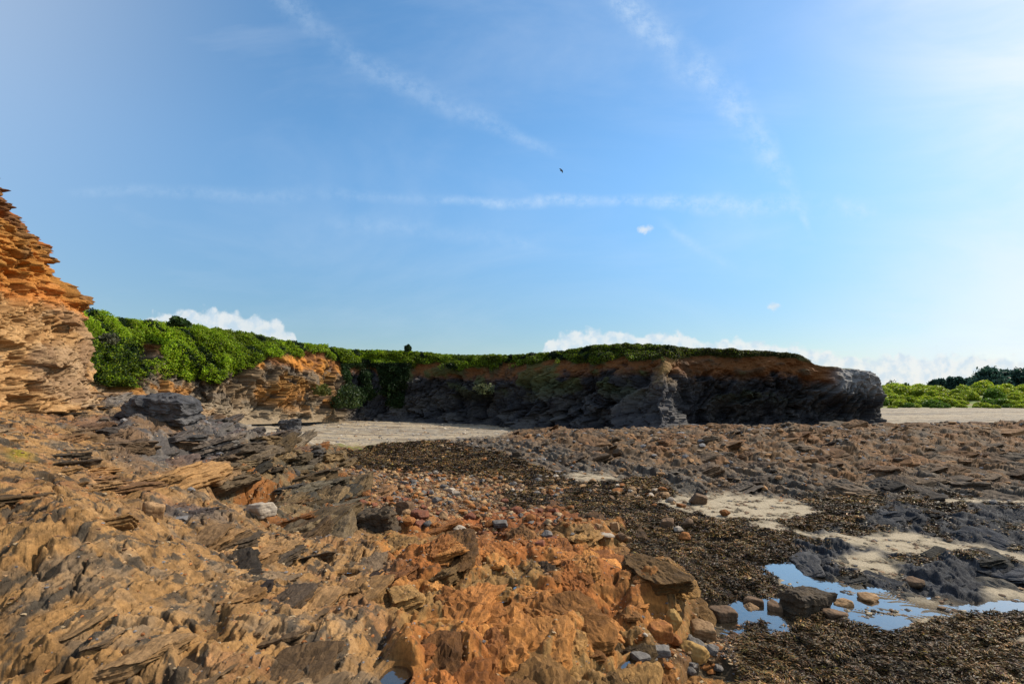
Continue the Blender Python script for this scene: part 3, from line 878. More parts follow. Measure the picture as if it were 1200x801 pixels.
def greens(n, lum, pal):
    pal = np.array(pal, F32)
    i = rng.integers(0, len(pal), n)
    c = pal[i] * (.75 + .5 * rng.random((n, 1))) * np.asarray(lum).reshape(-1, 1)
    return c


def scatter_grid(Pg, mask, n):
    a = Pg[:-1, :-1]; e1 = Pg[1:, :-1] - a; e2 = Pg[:-1, 1:] - a
    cr_ = np.cross(e1, e2); ar = np.linalg.norm(cr_, axis=-1)
    w = (ar * mask[:-1, :-1]).ravel(); w = w / w.sum()
    k = rng.choice(len(w), n, p=w)
    u, v = rng.random((n, 1)), rng.random((n, 1))
    p = a.reshape(-1, 3)[k] + e1.reshape(-1, 3)[k] * u + e2.reshape(-1, 3)[k] * v
    nr = cr_.reshape(-1, 3)[k]; nr = nr / (np.linalg.norm(nr, axis=1)[:, None] + 1e-9)
    return p, nr, k


# scrub on the bay wall and the cliff top (uncountable mat of bracken, ivy and grass)
vis = np.broadcast_to(((sid > 10) & (bx > 40) & (sid < NS * .86))[None, :], HX.shape) * np.where(bk > 3.5, 0, 1)
p, nr, k = scatter_grid(HP, np.clip(vegm, 0, 1) * vis, 900000)
nr *= np.where(nr[:, 2:3] < -.3, -1, 1)
sgn = np.sign(np.sum(nr * np.array([0.4, -.8, .6]), 1))[:, None]; nr = nr * np.where(sgn == 0, 1, sgn)
ppx = 600 + FOC * p[:, 0] / p[:, 1]
f1, f2, cid = cells((p[:, 0] + .5 * p[:, 2]) / .62, (p[:, 1] + p[:, 2] * .9) / .62, 161)
lump = np.clip(1 - f1 * 1.1, 0, 1)
thick = np.interp(ppx, [90, 300, 420, 640, 800, 900, 945], [.6, .55, .5, .45, .38, .2, .12])
off = (rng.random(len(p)) ** .6) * thick * (.4 + lump * .5)
p = p + nr * off[:, None] * .75 + np.array([0, 0, 1]) * off[:, None] * .4
sunny = [(.27, .42, .014), (.32, .46, .016), (.21, .36, .012), (.38, .46, .03)]
ivy = [(.025, .06, .014), (.035, .075, .016), (.03, .055, .018)]
dry = [(.10, .11, .03), (.13, .10, .04), (.07, .085, .022)]
tnv = .9 + .6 * fbm(p[:, 0] * .5 + p[:, 2] * .3, p[:, 1] * .5 + p[:, 2] * .4, 3, 163)
c1 = greens(len(p), (.8 + .3 * cid) * np.clip(tnv, .4, 1.3), sunny); c2 = greens(len(p), .7 + .6 * cid, ivy); c3 = greens(len(p), .7 + .6 * cid, dry)
ppy = HZ + FOC * (EYE - p[:, 2]) / p[:, 1]
isivy = ((ppx > 398) & (ppx < 482) & (ppy > 425)) | (rng.random(len(p)) < np.where(ppx < 160, .55, .12)) & (ppy > 395) | (cid < .12)
isdry = rng.random(len(p)) < np.interp(ppx, [600, 700, 800, 900], [.05, .35, .7, 1])
cc = np.where(isivy[:, None], c2, np.where(isdry[:, None], c3, c1))
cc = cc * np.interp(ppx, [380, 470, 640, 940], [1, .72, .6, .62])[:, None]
sz = np.interp(p[:, 1], [20, 50], [.042, .065])
o = link('clifftop_scrub', leaf_mesh('clifftop_scrub', p, sz, cc, M_LEAF, 2.0, .12, .5, simple=True))
tag(o, 'bright green bracken and ivy matted over the cliff top and bay wall', 'scrub', kind='stuff')

# grass fringe on the near cliff's crest
fr = np.broadcast_to(smooth(8.2, 9.3, ZL + .3 * a_mid), LZ.shape) * np.where(bkn[:, None] > 2, 0, 1) * (SL > 8)
p, nr, k = scatter_grid(LP, fr, 7000)
p = p + np.array([0, 0, 1]) * (rng.random((len(p), 1)) ** 2 * .22)
o = link('crest_grass', leaf_mesh('crest_grass', p, .035, greens(len(p), .8, dry + sunny), M_LEAF, 5, 1.2))
tag(o, 'dry grass fringe along the crest of the near orange cliff', 'grass', kind='stuff')


def bush_mesh(name, n, rx, ry, rz, size, pal, seed, lumps=9, mat=None, up=.3):
    r_ = np.random.default_rng(seed)
    cs = r_.normal(size=(lumps, 3)); cs /= np.linalg.norm(cs, axis=1)[:, None]
    cs *= (r_.random((lumps, 1)) ** .5) * .62
    cs[:, 2] = np.abs(cs[:, 2]) * .9 + .12
    rad = .26 + .24 * r_.random(lumps)
    i = r_.integers(0, lumps, n)
    d = r_.normal(size=(n, 3)); d /= np.linalg.norm(d, axis=1)[:, None]
    p = cs[i] + d * rad[i][:, None] * (.55 + .5 * r_.random((n, 1)) ** .5)
    p = p[p[:, 2] > -.05]; i = i[:0] if False else None
    p = p * np.array([rx, ry, rz])
    lum = .75 + .5 * (hsh(np.floor(p[:, 0] / rx * 3), np.floor(p[:, 2] / rz * 3), seed))
    return leaf_mesh(name, p, size, greens(len(p), lum, pal), mat or M_LEAF, 1.5, up)


def tube(pts, rads, k=8):
    V = []; Fc = []
    pts = [np.array(q, float) for q in pts]
    for i, (q, r) in enumerate(zip(pts, rads)):
        d = pts[min(i + 1, len(pts) - 1)] - pts[max(i - 1, 0)]; d /= np.linalg.norm(d)
        a = np.cross(d, (1, 0.1, 0)); a /= np.linalg.norm(a); b = np.cross(d, a)
        for j in range(k):
            t = 2 * math.pi * j / k
            V.append(q + r * (a * math.cos(t) + b * math.sin(t)))
    for i in range(len(pts) - 1):
        for j in range(k):
            Fc.append((i * k + j, i * k + (j + 1) % k, (i + 1) * k + (j + 1) % k, (i + 1) * k + j))
    return V, Fc


M_BARK = rock_mat('bark', attr=False, base=(.09, .065, .045), fine=6, bump=.5)


def trunk_mesh(name, h, r, seed, limbs=6):
    r_ = random.Random(seed)
    V, Fc = tube([(0, 0, -.3), (.05 * h * .2, 0, h * .35), (0, .03 * h, h * .7), (.02 * h, 0, h * .95)], [r, r * .8, r * .5, r * .12])
    for i in range(limbs):
        z = h * (.35 + .55 * i / limbs); a = r_.random() * 6.28; l = h * .28 * (1.1 - i / limbs * .6)
        v2, f2_ = tube([(0, 0, z), (math.cos(a) * l * .5, math.sin(a) * l * .5, z + l * .25), (math.cos(a) * l, math.sin(a) * l, z + l * .55)], [r * .35, r * .22, r * .05], 5)
        Fc += [tuple(x + len(V) for x in f) for f in f2_]; V += v2
    return mesh_from(name, np.array(V), np.array(Fc), [M_BARK], True)


# ---- dune with bushes and pines behind the gravel beach
dv, df = [], None
nx_, ny_ = 90, 30
dx = np.linspace(40, 260, nx_); dy = np.linspace(88, 200, ny_)
DX, DY = np.meshgrid(dx, dy)
DZ = -.12 + 2.4 * smooth(88, 112, DY + 3 * perlin(DX * .06, DY * .06, 171)) + .5 * fbm(DX * .08, DY * .08, 3, 172) * smooth(90, 100, DY)
m_dune, t_, b_ = new_mat('dune_turf')
nn = t_.noise(t_.node('ShaderNodeTexCoord').outputs['Object'], .5, 5)
t_.put(b_.inputs['Base Color'], t_.mix(t_.sstep(.4, .62, nn), (.11, .16, .025), (.24, .20, .08)))
b_.inputs['Roughness'].default_value = .95
tag(link('terrain', mesh_from('dune', np.stack([DX, DY, DZ], -1).reshape(-1, 3), grid_faces(ny_, nx_), [m_dune], True)), kind='structure')


def dune_z(x, y):
    return -.12 + 2.4 * smooth(88, 112, y + 3 * perlin(np.array([x * .06]), np.array([y * .06]), 171)[0])


pal_dune = [(.27, .36, .02), (.33, .40, .026), (.22, .31, .02), (.36, .38, .05)]
pal_dune2 = [(.10, .19, .02), (.13, .21, .025)]
bm = [bush_mesh('dune_bush_foliage', 3600, 2.5, 2.0, 2.0, .21, pal_dune if i < 4 else pal_dune2, 200 + i) for i in range(6)]
N_DB = 0
for row, (Yr, zs) in enumerate(((91, .5), (95, .8), (100, 1.0), (106, 1.1), (113, 1.15))):
    for i in range(24):
        px = 1022 + (1420 - 1022) * (i + random.random() * .8) / 24
        Y = Yr + random.uniform(-1.6, 1.6)
        x = (px - 600) / FOC * Y
        b = bm[0] if False else bm[random.choice((0, 1, 2, 3, 0, 1, 2, 3, 4, 5))]
        o = link('dune_bush', b, None, (x, Y, float(dune_z(x, Y)) - .15))
        s = random.uniform(.75, 1.25) * zs
        o.scale = (s * random.uniform(.9, 1.5), s, s * random.uniform(.8, 1.1)); o.rotation_euler.z = random.uniform(0, 6.28)
        dark = b in (bm[4], bm[5])
        rw = ('at the foot of the dune by the gravel beach', 'on the lower dune slope', 'halfway up the dune', 'on the upper dune slope', 'along the dune crest below the pines')[row]
        tag(o, ('dark leafy green' if dark else 'yellow green') + ' rounded bush ' + rw, 'bush', ('dark' if dark else 'yellow green') + ' bushes ' + rw)

# pines (px, top_py, width_px, Y, label)
pal_pine = [(.035, .085, .062), (.045, .10, .07), (.03, .07, .055)]
pal_dec = [(.05, .09, .02), (.07, .11, .025)]


def pine_crown(name, h, w, seed, n=2600, base=.18):
    r_ = np.random.default_rng(seed)
    tiers = 15
    P_ = []
    for i in range(tiers):
        z = h * (base + (1 - base) * (i + .3) / tiers)
        rr = w * .5 * (1.05 - .78 * (i / tiers) ** 1.3) * (.7 + .5 * r_.random())
        for b in range(5):
            a = r_.random() * 6.283; m_ = int(n / tiers / 5)
            t = r_.random(m_) ** .6
            q = np.stack([np.cos(a) * rr * t, np.sin(a) * rr * t, z + .25 * rr * t], 1) + r_.normal(size=(m_, 3)) * np.array([.16, .16, .11]) * w * .42
            P_.append(q)
    p_ = np.concatenate(P_)
    lum = .7 + .6 * r_.random(len(p_))
    return leaf_mesh(name, p_, .42, greens(len(p_), lum, pal_pine), M_LEAF, 2.2, .1)


PINES = [(1158, 433, 30, 150, 'tall broad dark pine, leftmost of the big clump above the dune'), (1180, 436, 26, 154, 'broad dark pine in the middle of the clump above the dune'),
         (1199, 434, 26, 150, 'dark pine in the clump cut by the right edge of the picture'), (1222, 438, 30, 152, 'dark pine standing just beyond the right picture edge'),
         (1146, 443, 18, 158, 'lower dark pine at the left foot of the big pine clump'), (1134, 444, 14, 165, 'small pine with a pointed top between the row and the clump'),
         (1124, 442, 9, 165, 'slim pointed pine in the middle of the far row'), (1114, 443, 13, 168, 'rounded dark pine in the middle of the far row'),
         (1103, 445, 12, 168, 'small dark pine second from left in the far row'), (1095, 446, 12, 170, 'small dark pine leftmost in the far row'), (1168, 440, 22, 160, 'dark pine behind the gap between the two tallest pines'),
         (1190, 441, 22, 160, 'dark pine filling the gap behind the right part of the clump')]
for i, (px, tp, w, Y, lab) in enumerate(PINES):
    x = (px - 600) / FOC * Y; top = EYE + (HZ - tp) / FOC * Y; zb = 1.6; h = top - zb
    e = bpy.data.objects.new('pine_tree', None); col.objects.link(e); e.location = (x, Y, zb)
    tag(e, lab, 'tree', 'pines on the skyline behind the dune')
    link('trunk', trunk_mesh('pine_trunk', h * .92, .16, 300 + i), e)
    link('crown', pine_crown('pine_crown', h, w / FOC * Y * 1.15, 320 + i, 2600 if w > 16 else 1500), e)
DEC = [(1044, 443, 15, 140, 'airy young tree with open crown beside the headland nose'), (1062, 447, 14, 150, 'small round green tree right of the airy tree'), (1080, 448, 15, 160, 'dome shaped dark green tree alone on the skyline'), (1031, 449, 12, 135, 'low dark tree half hidden by the headland nose')]
for i, (px, tp, w, Y, lab) in enumerate(DEC):
    x = (px - 600) / FOC * Y; top = EYE + (HZ - tp) / FOC * Y; zb = 1.4; h = top - zb
    e = bpy.data.objects.new('leafy_tree', None); col.objects.link(e); e.location = (x, Y, zb)
    tag(e, lab, 'tree')
    link('trunk', trunk_mesh('leafy_trunk', h * .9, .10, 340 + i), e)
    wd = w / FOC * Y
    c = link('crown', bush_mesh('leafy_crown', 1100 if i else 520, wd * .62, wd * .62, h * .72, .33, pal_dec if i else [(.05, .08, .02)], 350 + i), e)
    c.location = (0, 0, h * .22)

# ---- single bushes that stand out on the cliff
SB = [(478, 411, 48.5, .38, .62, [(.03, .055, .018)], 'small dark pointed bush alone on the cliff top', 500), (568, 461, 45.6, 1.3, .9, [(.12, .14, .06), (.16, .17, .08)], 'pale green tuft growing from the dark bay wall', 700),
      (407, 476, 43.0, 1.9, 2.2, [(.03, .055, .015), (.045, .07, .016)], 'dark rounded bush at the foot of the ivy covered wall', 1600), (208, 381, 31, .7, .55, [(.04, .08, .018)], 'dark windswept bush on the left cliff edge', 700),
      (120, 402, 25.5, .7, .55, [(.07, .075, .035), (.09, .09, .05)], 'grey green bush in the scrub beside the near cliff', 800), (376, 462, 39.0, 1.0, .9, [(.10, .11, .02), (.12, .12, .03)], 'olive tuft on the orange rock spur', 600)]
for i, (px, py, Y, w, h, pal, lab, n) in enumerate(SB):
    q = at(px, py, Y)
    o = link('cliff_bush', bush_mesh('cliff_bush', n, w, w, h, .13, pal, 400 + i), None, tuple(q))
    tag(o, lab, 'bush')


# ------------------------------------------------------------------ stones
def ico(sub):
    import bmesh
    b = bmesh.new(); bmesh.ops.create_icosphere(b, subdivisions=sub, radius=1)
    v = np.array([x.co[:] for x in b.verts]); f = np.array([[x.index for x in q.verts] for q in b.faces]); b.free()
    return v, f


ICO2, ICO3, ICO4 = ico(3), ico(4), ico(5)


def stone_mesh(name, seed, mat, flat=.65, long=1.3, sharp=16, hi=False, planes=13, rough=.05, boxy=False):
    r_ = np.random.default_rng(seed)
    v, f = ICO4 if hi else ICO3
    d = v / np.linalg.norm(v, axis=1)[:, None]
    nrm = r_.normal(size=(planes, 3)); nrm /= np.linalg.norm(nrm, axis=1)[:, None]
    dist = .72 + .35 * r_.random(planes)
    if boxy:
        ax = np.concatenate([np.eye(3), -np.eye(3)]) + r_.normal(size=(6, 3)) * .16
        ax /= np.linalg.norm(ax, axis=1)[:, None]
        nrm = np.concatenate([ax, nrm[:5]]); dist = np.concatenate([.66 + .12 * r_.random(6), .86 + .15 * r_.random(5)])
    g = (d @ nrm.T) / dist[None, :]
    rr = 1 / (np.sum(np.maximum(g, 0) ** sharp, 1) ** (1 / sharp))
    rr = np.clip(rr, .3, 1.2)
    p = d * rr[:, None]
    p = p * np.array([long, 1, flat])
    nz = noise3(p * 1.0, 2.2, 4, seed) * rough + noise3(p, 9, 3, seed + 1) * rough * .3
    lam = perlin(p[:, 2] * 9 + .6 * p[:, 0], p[:, 1] * .7, seed + 2) * rough * .5
    lam = lam + (hsh(np.floor(p[:, 2] * 7 + .5 * p[:, 0] + .4 * perlin(p[:, 0] * 2, p[:, 1] * 2, seed)), np.floor(p[:, 0] * 1.2), seed) - .5) * rough * (1.1 if (boxy or hi) else .3)
    p = p + d * (nz + lam)[:, None]
    p[:, 0] -= p[:, 0].mean(); p[:, 1] -= p[:, 1].mean()
    sx = (p[:, 0].max() - p[:, 0].min())
    p = p / sx                                   # unit width along x
    p[:, 2] -= p[:, 2].min()
    return mesh_from(name, p, f, [mat], hi)


M_ST = {
    'tan': rock_mat('tan_stone', False, (0.259, 0.158, 0.079), (0.187, 0.108, 0.050), random_tint=.25, fine=9, bump=.35),
    'orange': rock_mat('orange_stone', False, (0.266, 0.108, 0.029), (0.194, 0.072, 0.022), random_tint=.25, fine=9, bump=.35),
    'grey': rock_mat('grey_stone', False, (0.150, 0.134, 0.118), (0.098, 0.088, 0.080), random_tint=.25, fine=9, bump=.35),
    'pale': rock_mat('pale_stone', False, (0.360, 0.302, 0.238), (0.274, 0.216, 0.158), random_tint=.2, fine=9, bump=.35, contrast=.35),
    'red': rock_mat('red_stone', False, (0.202, 0.072, 0.036), (0.137, 0.058, 0.036), random_tint=.25, fine=9, bump=.35),
    'brown': rock_mat('brown_stone', False, (0.137, 0.083, 0.047), (0.094, 0.061, 0.036), random_tint=.2, fine=9, bump=.35),
    'dark': rock_mat('dark_slate', False, (0.042, 0.042, 0.045), (0.095, 0.09, 0.088), fine=7, bump=.6),
    'yellow': rock_mat('yellow_stone', False, (0.317, 0.194, 0.065), (0.259, 0.144, 0.043), fine=9, bump=.3, contrast=.35),
    'umber': rock_mat('umber_rock', False, (0.072, 0.050, 0.029), (0.043, 0.032, 0.022), fine=8, bump=.6),
}


def put_stone(name, px, py, wpx, hpx, mat, seed, label, group=None, mesh=None, rot=None, tilt=(0, 0), cat='stone', sink=.12, hi=False, depth=.8, **kw):
    x, y, z = hit(px, py)
    w = wpx * y / FOC
    me = mesh or stone_mesh(name + '_shape', seed, M_ST[mat], hi=hi, **kw)
    o = link(name, me)
    h0 = max(v.co.z for v in me.vertices) if mesh is None else me['hh']
    d0 = me['dd'] if mesh is not None else (max(v.co.y for v in me.vertices) - min(v.co.y for v in me.vertices))
    o.scale = (w, w * depth / d0, w * (hpx / wpx) * 1.08 / h0)
    o.rotation_euler = (tilt[0], tilt[1], rot if rot is not None else random.uniform(-.5, .5))
    h = hpx * y / FOC
    yy = y + w * depth * .3
    o.location = (x * yy / y, yy, float(min(z, ground_z(x * yy / y, yy))) - h * sink)
    tag(o, label, cat, group)
    return o


BOULD = [
    # px, py(base), w, h, mat, label, options
    (884, 712, 24, 13, 'brown', 'brown angular stone left of the large slab, at the far side of the pool', dict(boxy=True)),
    (880, 719, 19, 10, 'tan', 'tan flat stone in front of the brown angular pool stone', {}),
    (908, 721, 19, 16, 'brown', 'reddish brown upright block between the slab and the flat stones in the pool', dict(boxy=True)),
    (847, 730, 30, 18, 'brown', 'wide brown block on the left shore of the pool', dict(boxy=True)),
    (990, 712, 20, 10, 'tan', 'tan stone lying in ripples right of the large slab', {}),
    (1016, 708, 23, 10, 'tan', 'flat tan stone farthest right in the rippled pool', {}),
    (934, 721, 17, 6, 'yellow', 'small pale yellow stone touching the front of the large slab', {}),
    (978, 726, 27, 10, 'brown', 'low brown stone by the right front corner of the large slab', {}),
    (1071, 690, 24, 11, 'brown', 'rounded brown boulder in front of the blue grey ledge', {}),
    (823, 752, 32, 20, 'tan', 'pinkish tan flat slab above the yellow boulder by the pool', dict(boxy=True)),
    (811, 760, 22, 14, 'grey', 'pale grey tilted slab left of the pinkish tan slab', dict(boxy=True, tilt=(0, .4))),
    (815, 784, 36, 25, 'yellow', 'yellow boulder, largest of the stones beside the orange outcrop', dict(hi=True)),
    (835, 768, 18, 10, 'grey', 'small grey stone between yellow boulder and pool', {}),
    (790, 740, 20, 23, 'yellow', 'upright yellow rounded stone below the orange outcrop', {}),
    (772, 752, 30, 20, 'orange', 'orange block against the foot of the big outcrop', dict(boxy=True)),
    (793, 757, 16, 13, 'orange', 'small deep orange stone between the upright yellow one and the slabs', {}),
    (772, 772, 28, 11, 'grey', 'long slate grey stone lying in the gravel under the orange block', dict(boxy=True)),
    (750, 772, 20, 8, 'grey', 'thin grey slab at the left end of the stone pile', dict(boxy=True)),
    (840, 788, 15, 9, 'grey', 'grey stone right of the yellow boulder', {}),
    (781, 620, 17, 14, 'brown', 'brown upright stone on seaweed, left of a matching pair', dict(boxy=True)),
    (806, 619, 16, 12, 'brown', 'dark brown stone on seaweed, right of a matching pair', {}),
    (795, 624, 12, 7, 'pale', 'pale stone between the pair of brown stones on seaweed', {}),
    (803, 634, 16, 9, 'orange', 'orange stone beside the amber puddle', {}),
    (727, 636, 14, 11, 'brown', 'round brown stone at the edge of the rubble near the seaweed', {}),
    (735, 636, 10, 8, 'tan', 'round tan stone touching the round brown stone', {}),
    (710, 633, 21, 6, 'pale', 'long pale flat slab at the end of the orange rubble', {}),
    (720, 619, 12, 10, 'tan', 'pale tan cube shaped stone above the long pale slab', dict(boxy=True)),
    (850, 605, 13, 8, 'orange', 'orange stone on the pale sand channel', {}),
    (820, 591, 22, 13, 'brown', 'big brown block at the end of the cobble band', dict(boxy=True, hi=True)),
    (606, 536, 12, 7, 'umber', 'dark blocky stone at the foot of the grey reef', dict(boxy=True)),
    (305, 606, 34, 18, 'pale', 'white topped slab lying in the hollow of the left rocks', dict(boxy=True, hi=True, tilt=(0, -.15))),
    (181, 608, 24, 24, 'tan', 'tan cube of slate standing on the left ledge', dict(boxy=True, hi=True, rot=.5, sharp=16)),
    (492, 610, 21, 10, 'red', 'pinkish slab on the rubble right of the dark block', dict(boxy=True)),
    (476, 600, 20, 16, 'brown', 'brown angular block leaning over the rubble', dict(boxy=True)),
    (587, 618, 19, 7, 'grey', 'blue grey flat slab on the orange rubble', dict(boxy=True)),
    (550, 607, 16, 9, 'red', 'rounded pink stone in the middle of the orange rubble', {}),
    (537, 624, 17, 8, 'pale', 'pale pink flat stone on the orange rubble', {}),
    (535, 616, 16, 7, 'orange', 'orange flat stone behind the pale pink one', {}),
    (1168, 640, 1, 1, 'brown', None, {}),
]
for i, (px, py, w, h, mt, lab, kw) in enumerate(BOULD):
    if lab is None: continue
    big_ = w >= 22
    kw = dict(kw); kw.setdefault('hi', w >= 18); kw.setdefault('depth', random.uniform(.7, 1.0))
    put_stone('boulder' if big_ else 'stone', px, py, w, h, mt, 600 + i * 3, lab, cat='boulder' if big_ else 'stone', **kw)

# ------------------------------------------------------------------ bedrock slabs standing out of the shore
def slab_shape(v, seed, flat, long, sharp, boxy, rough, lay):
    r_ = np.random.default_rng(seed)
    d = v / np.linalg.norm(v, axis=1)[:, None]
    if boxy:
        ax = np.concatenate([np.eye(3), -np.eye(3)]) + r_.normal(size=(6, 3)) * .14
        nrm = np.concatenate([ax, r_.normal(size=(5, 3))]); dist = np.concatenate([.62 + .14 * r_.random(6), .82 + .15 * r_.random(5)])
    else:
        nrm = r_.normal(size=(14, 3)); dist = .7 + .35 * r_.random(14)
    nrm = nrm / np.linalg.norm(nrm, axis=1)[:, None]
    rr = 1 / (np.sum(np.maximum((d @ nrm.T) / dist[None], 0) ** sharp, 1) ** (1 / sharp))
    rr = 1.0 - np.log1p(np.exp((1.0 - rr) * 14)) / 14 + .0 if not boxy else rr
    rr = np.clip(rr, .3, 1.15)
    p = d * rr[:, None] * np.array([long, 1, flat])
    if lay:
        th = lay * flat
        li = np.floor(p[:, 2] / th + .25 * perlin(p[:, 0] * 1.5, p[:, 1] * 1.5, seed))
        sh = 1 - .22 * hsh(li, li * 0 + 1, seed)
        p[:, :2] *= sh[:, None]
        blk_ = hsh(li, np.floor(p[:, 0] * 2.2 + li * .37), seed + 4) - .5
        p[:, 1] *= 1 + .22 * blk_
        p[:, 2] += .10 * flat * (hsh(np.floor(p[:, 0] * 2.0), np.floor(p[:, 1] * 2.6), seed + 6) - .5)
    p = p + d * (noise3(p, 2.0, 4, seed) * rough + noise3(p, 8, 3, seed + 1) * rough * .45)[:, None]
    return p


SPOTS = [(q[0], q[1] - q[3] * .4, max(q[2], 14)) for q in BOULD if q[5]] + [(190, 478, 60), (442, 608, 45), (305, 600, 40), (181, 600, 34)]
SPOTS += [(945, 712, 62), (805, 762, 80)]
SPOTS += [(q[0], q[1], q[2] + 6) for q in ROCKPOOL]
free = np.ones_like(Z0)
for sx, sy, sw in SPOTS:
    free *= smooth(.6, 1.3, np.sqrt(((GPX - sx) / (sw * .9)) ** 2 + ((PYT - sy - 2) / (sw * .55)) ** 2))
AREA = np.gradient(Ys)[:, None] * np.gradient(pxs)[None, :] * GY
YAW0 = math.atan2(.999, -.04)


def bedrock(name, n, wmap, s0, s1, flat, long, sharp, boxy, rough, lay, dip, sink, seed, base, tone=.25, nearbias=0.0, yawvar=.22, kinds=9, tint=None):
    r_ = np.random.default_rng(seed)
    prm = [(flat * (.7 + .6 * r_.random()), long * (.75 + .5 * r_.random())) for i in range(kinds)]
    cache = {}
    nv = 0
    w = (wmap * AREA * GY ** (-nearbias)).ravel(); w = w / w.sum()
    k_ = r_.choice(len(w), n, p=w)
    VV, FF, AA = [], [], []
    for i, kk in enumerate(k_):
        y = GY.flat[kk]
        sz = (s0 + (s1 - s0) * r_.random() ** 2.2) * .5
        kd = int(r_.integers(kinds)); pxw = sz * 2 * long * FOC / y
        v, f = ICO4 if pxw > 85 else ICO3 if pxw > 26 else ICO2
        if (kd, len(v)) not in cache:
            cache[(kd, len(v))] = slab_shape(v, seed * 50 + kd, prm[kd][0], prm[kd][1], sharp, boxy, rough, lay)
        p = cache[(kd, len(v))]
        yaw = YAW0 + r_.normal() * yawvar + (math.pi if r_.random() < .5 else 0)
        roll = dip * (1 + .35 * r_.normal()) * (1 if abs(yaw - YAW0) < 1.5 else -1); pit = r_.normal() * .12
        cy, sy_ = math.cos(yaw), math.sin(yaw); cr_, sr = math.cos(roll), math.sin(roll); cp, sp_ = math.cos(pit), math.sin(pit)
        Rz = np.array([[cy, -sy_, 0], [sy_, cy, 0], [0, 0, 1]]); Rx = np.array([[1, 0, 0], [0, cr_, -sr], [0, sr, cr_]]); Ry = np.array([[cp, 0, sp_], [0, 1, 0], [-sp_, 0, cp]])
        q = p @ (Rz @ Rx @ Ry).T * sz
        ext = q[:, 2].max()
        c = np.array([GX.flat[kk], y, Zt.flat[kk] - ext * sink])
        a0 = alb.reshape(-1, 3)[kk] * (1 + tone * r_.normal())
        if tint is not None and r_.random() < .5:
            a0 = a0 * .4 + .6 * np.array(tint[r_.integers(len(tint))])
        band = .8 + .4 * hsh(np.floor(p[:, 2] / (.12 * flat) + .6 * perlin(p[:, 0] * 2, p[:, 1] * 2, seed)), np.floor(p[:, 0] * 1.5), seed + i)
        pat = smooth(.1, .6, noise3(p + i * 3.1, 1.6, 3, seed + 2))
        aa = np.clip(a0, .01, .6)[None] * band[:, None] * (1 - .35 * pat[:, None])
        VV.append(q + c); FF.append(f + nv); nv += len(v); AA.append(aa)
    me = mesh_from(name, np.concatenate(VV), np.concatenate(FF), [M_ROCK], False, {'albedo': np.concatenate(AA)})
    o = link('ground', me)
    tag(o, kind='structure')
    return o


vw = ((GPX > -60) & (GPX < 1260)).astype(F32) * free * (1 - mRP)
bedrock('left_ledge_slabs', 420, W['A'] * (.15 + patch) * vw, .20, .85, .20, 1.8, 24, True, .06, .34, -.16, .62, 5, ICO3, nearbias=.9)
bedrock('grey_ledge_slabs', 100, (W['G'] * 1.0) * (GY > 6.5) * (GY < 17.5) * vw, .4, 1.4, .32, 1.7, 20, True, .07, .28, -.25, .5, 6, ICO3, nearbias=.3)
spots_ = np.zeros_like(Z0)
for ax_, ay_, rx_, ry_ in ((205, 512, 26, 5), (165, 520, 18, 5), (255, 535, 24, 5), (300, 552, 26, 6), (335, 562, 16, 7), (275, 520, 28, 6), (350, 540, 18, 10), (240, 556, 12, 4)):
    spots_ += np.exp(-((GPX - ax_) / rx_) ** 2 - ((PYT - ay_) / ry_) ** 2)
bedrock('dark_outcrop', 46, spots_ * free, .6, 1.7, .34, 1.6, 20, True, .08, .26, -.22, .28, 17, ICO3, tint=[(.05, .048, .048), (.075, .07, .066), (.11, .085, .06)])
bedrock('brown_ledge_slabs', 110, W['H'] * (GY < 19) * vw, .35, 1.5, .34, 1.8, 20, True, .07, .28, -.35, .35, 7, ICO3, nearbias=.5)
bedrock('orange_humps', 150, W['O'] * vw * (1 - redz), .25, 1.0, .42, 1.9, 9, False, .15, .45, -.25, .66, 8, ICO3, nearbias=.8)
bedrock('orange_blocks', 190, W['O'] * vw, .18, .75, .32, 1.7, 20, True, .08, .3, -.22, .6, 9, ICO3, nearbias=.5)
bedrock('reef_slabs', 800, (W['R'] + .55 * W['L']) * vw * (GY < 35), .35, 1.6, .26, 2.0, 24, True, .08, .30, -.35, .55, 10, ICO2, nearbias=.4)
bedrock('dark_ledges', 130, W['D'] * vw * (GY < 20), .2, .8, .25, 1.9, 16, True, .08, .3, -.3, .5, 12, ICO3, nearbias=.3)

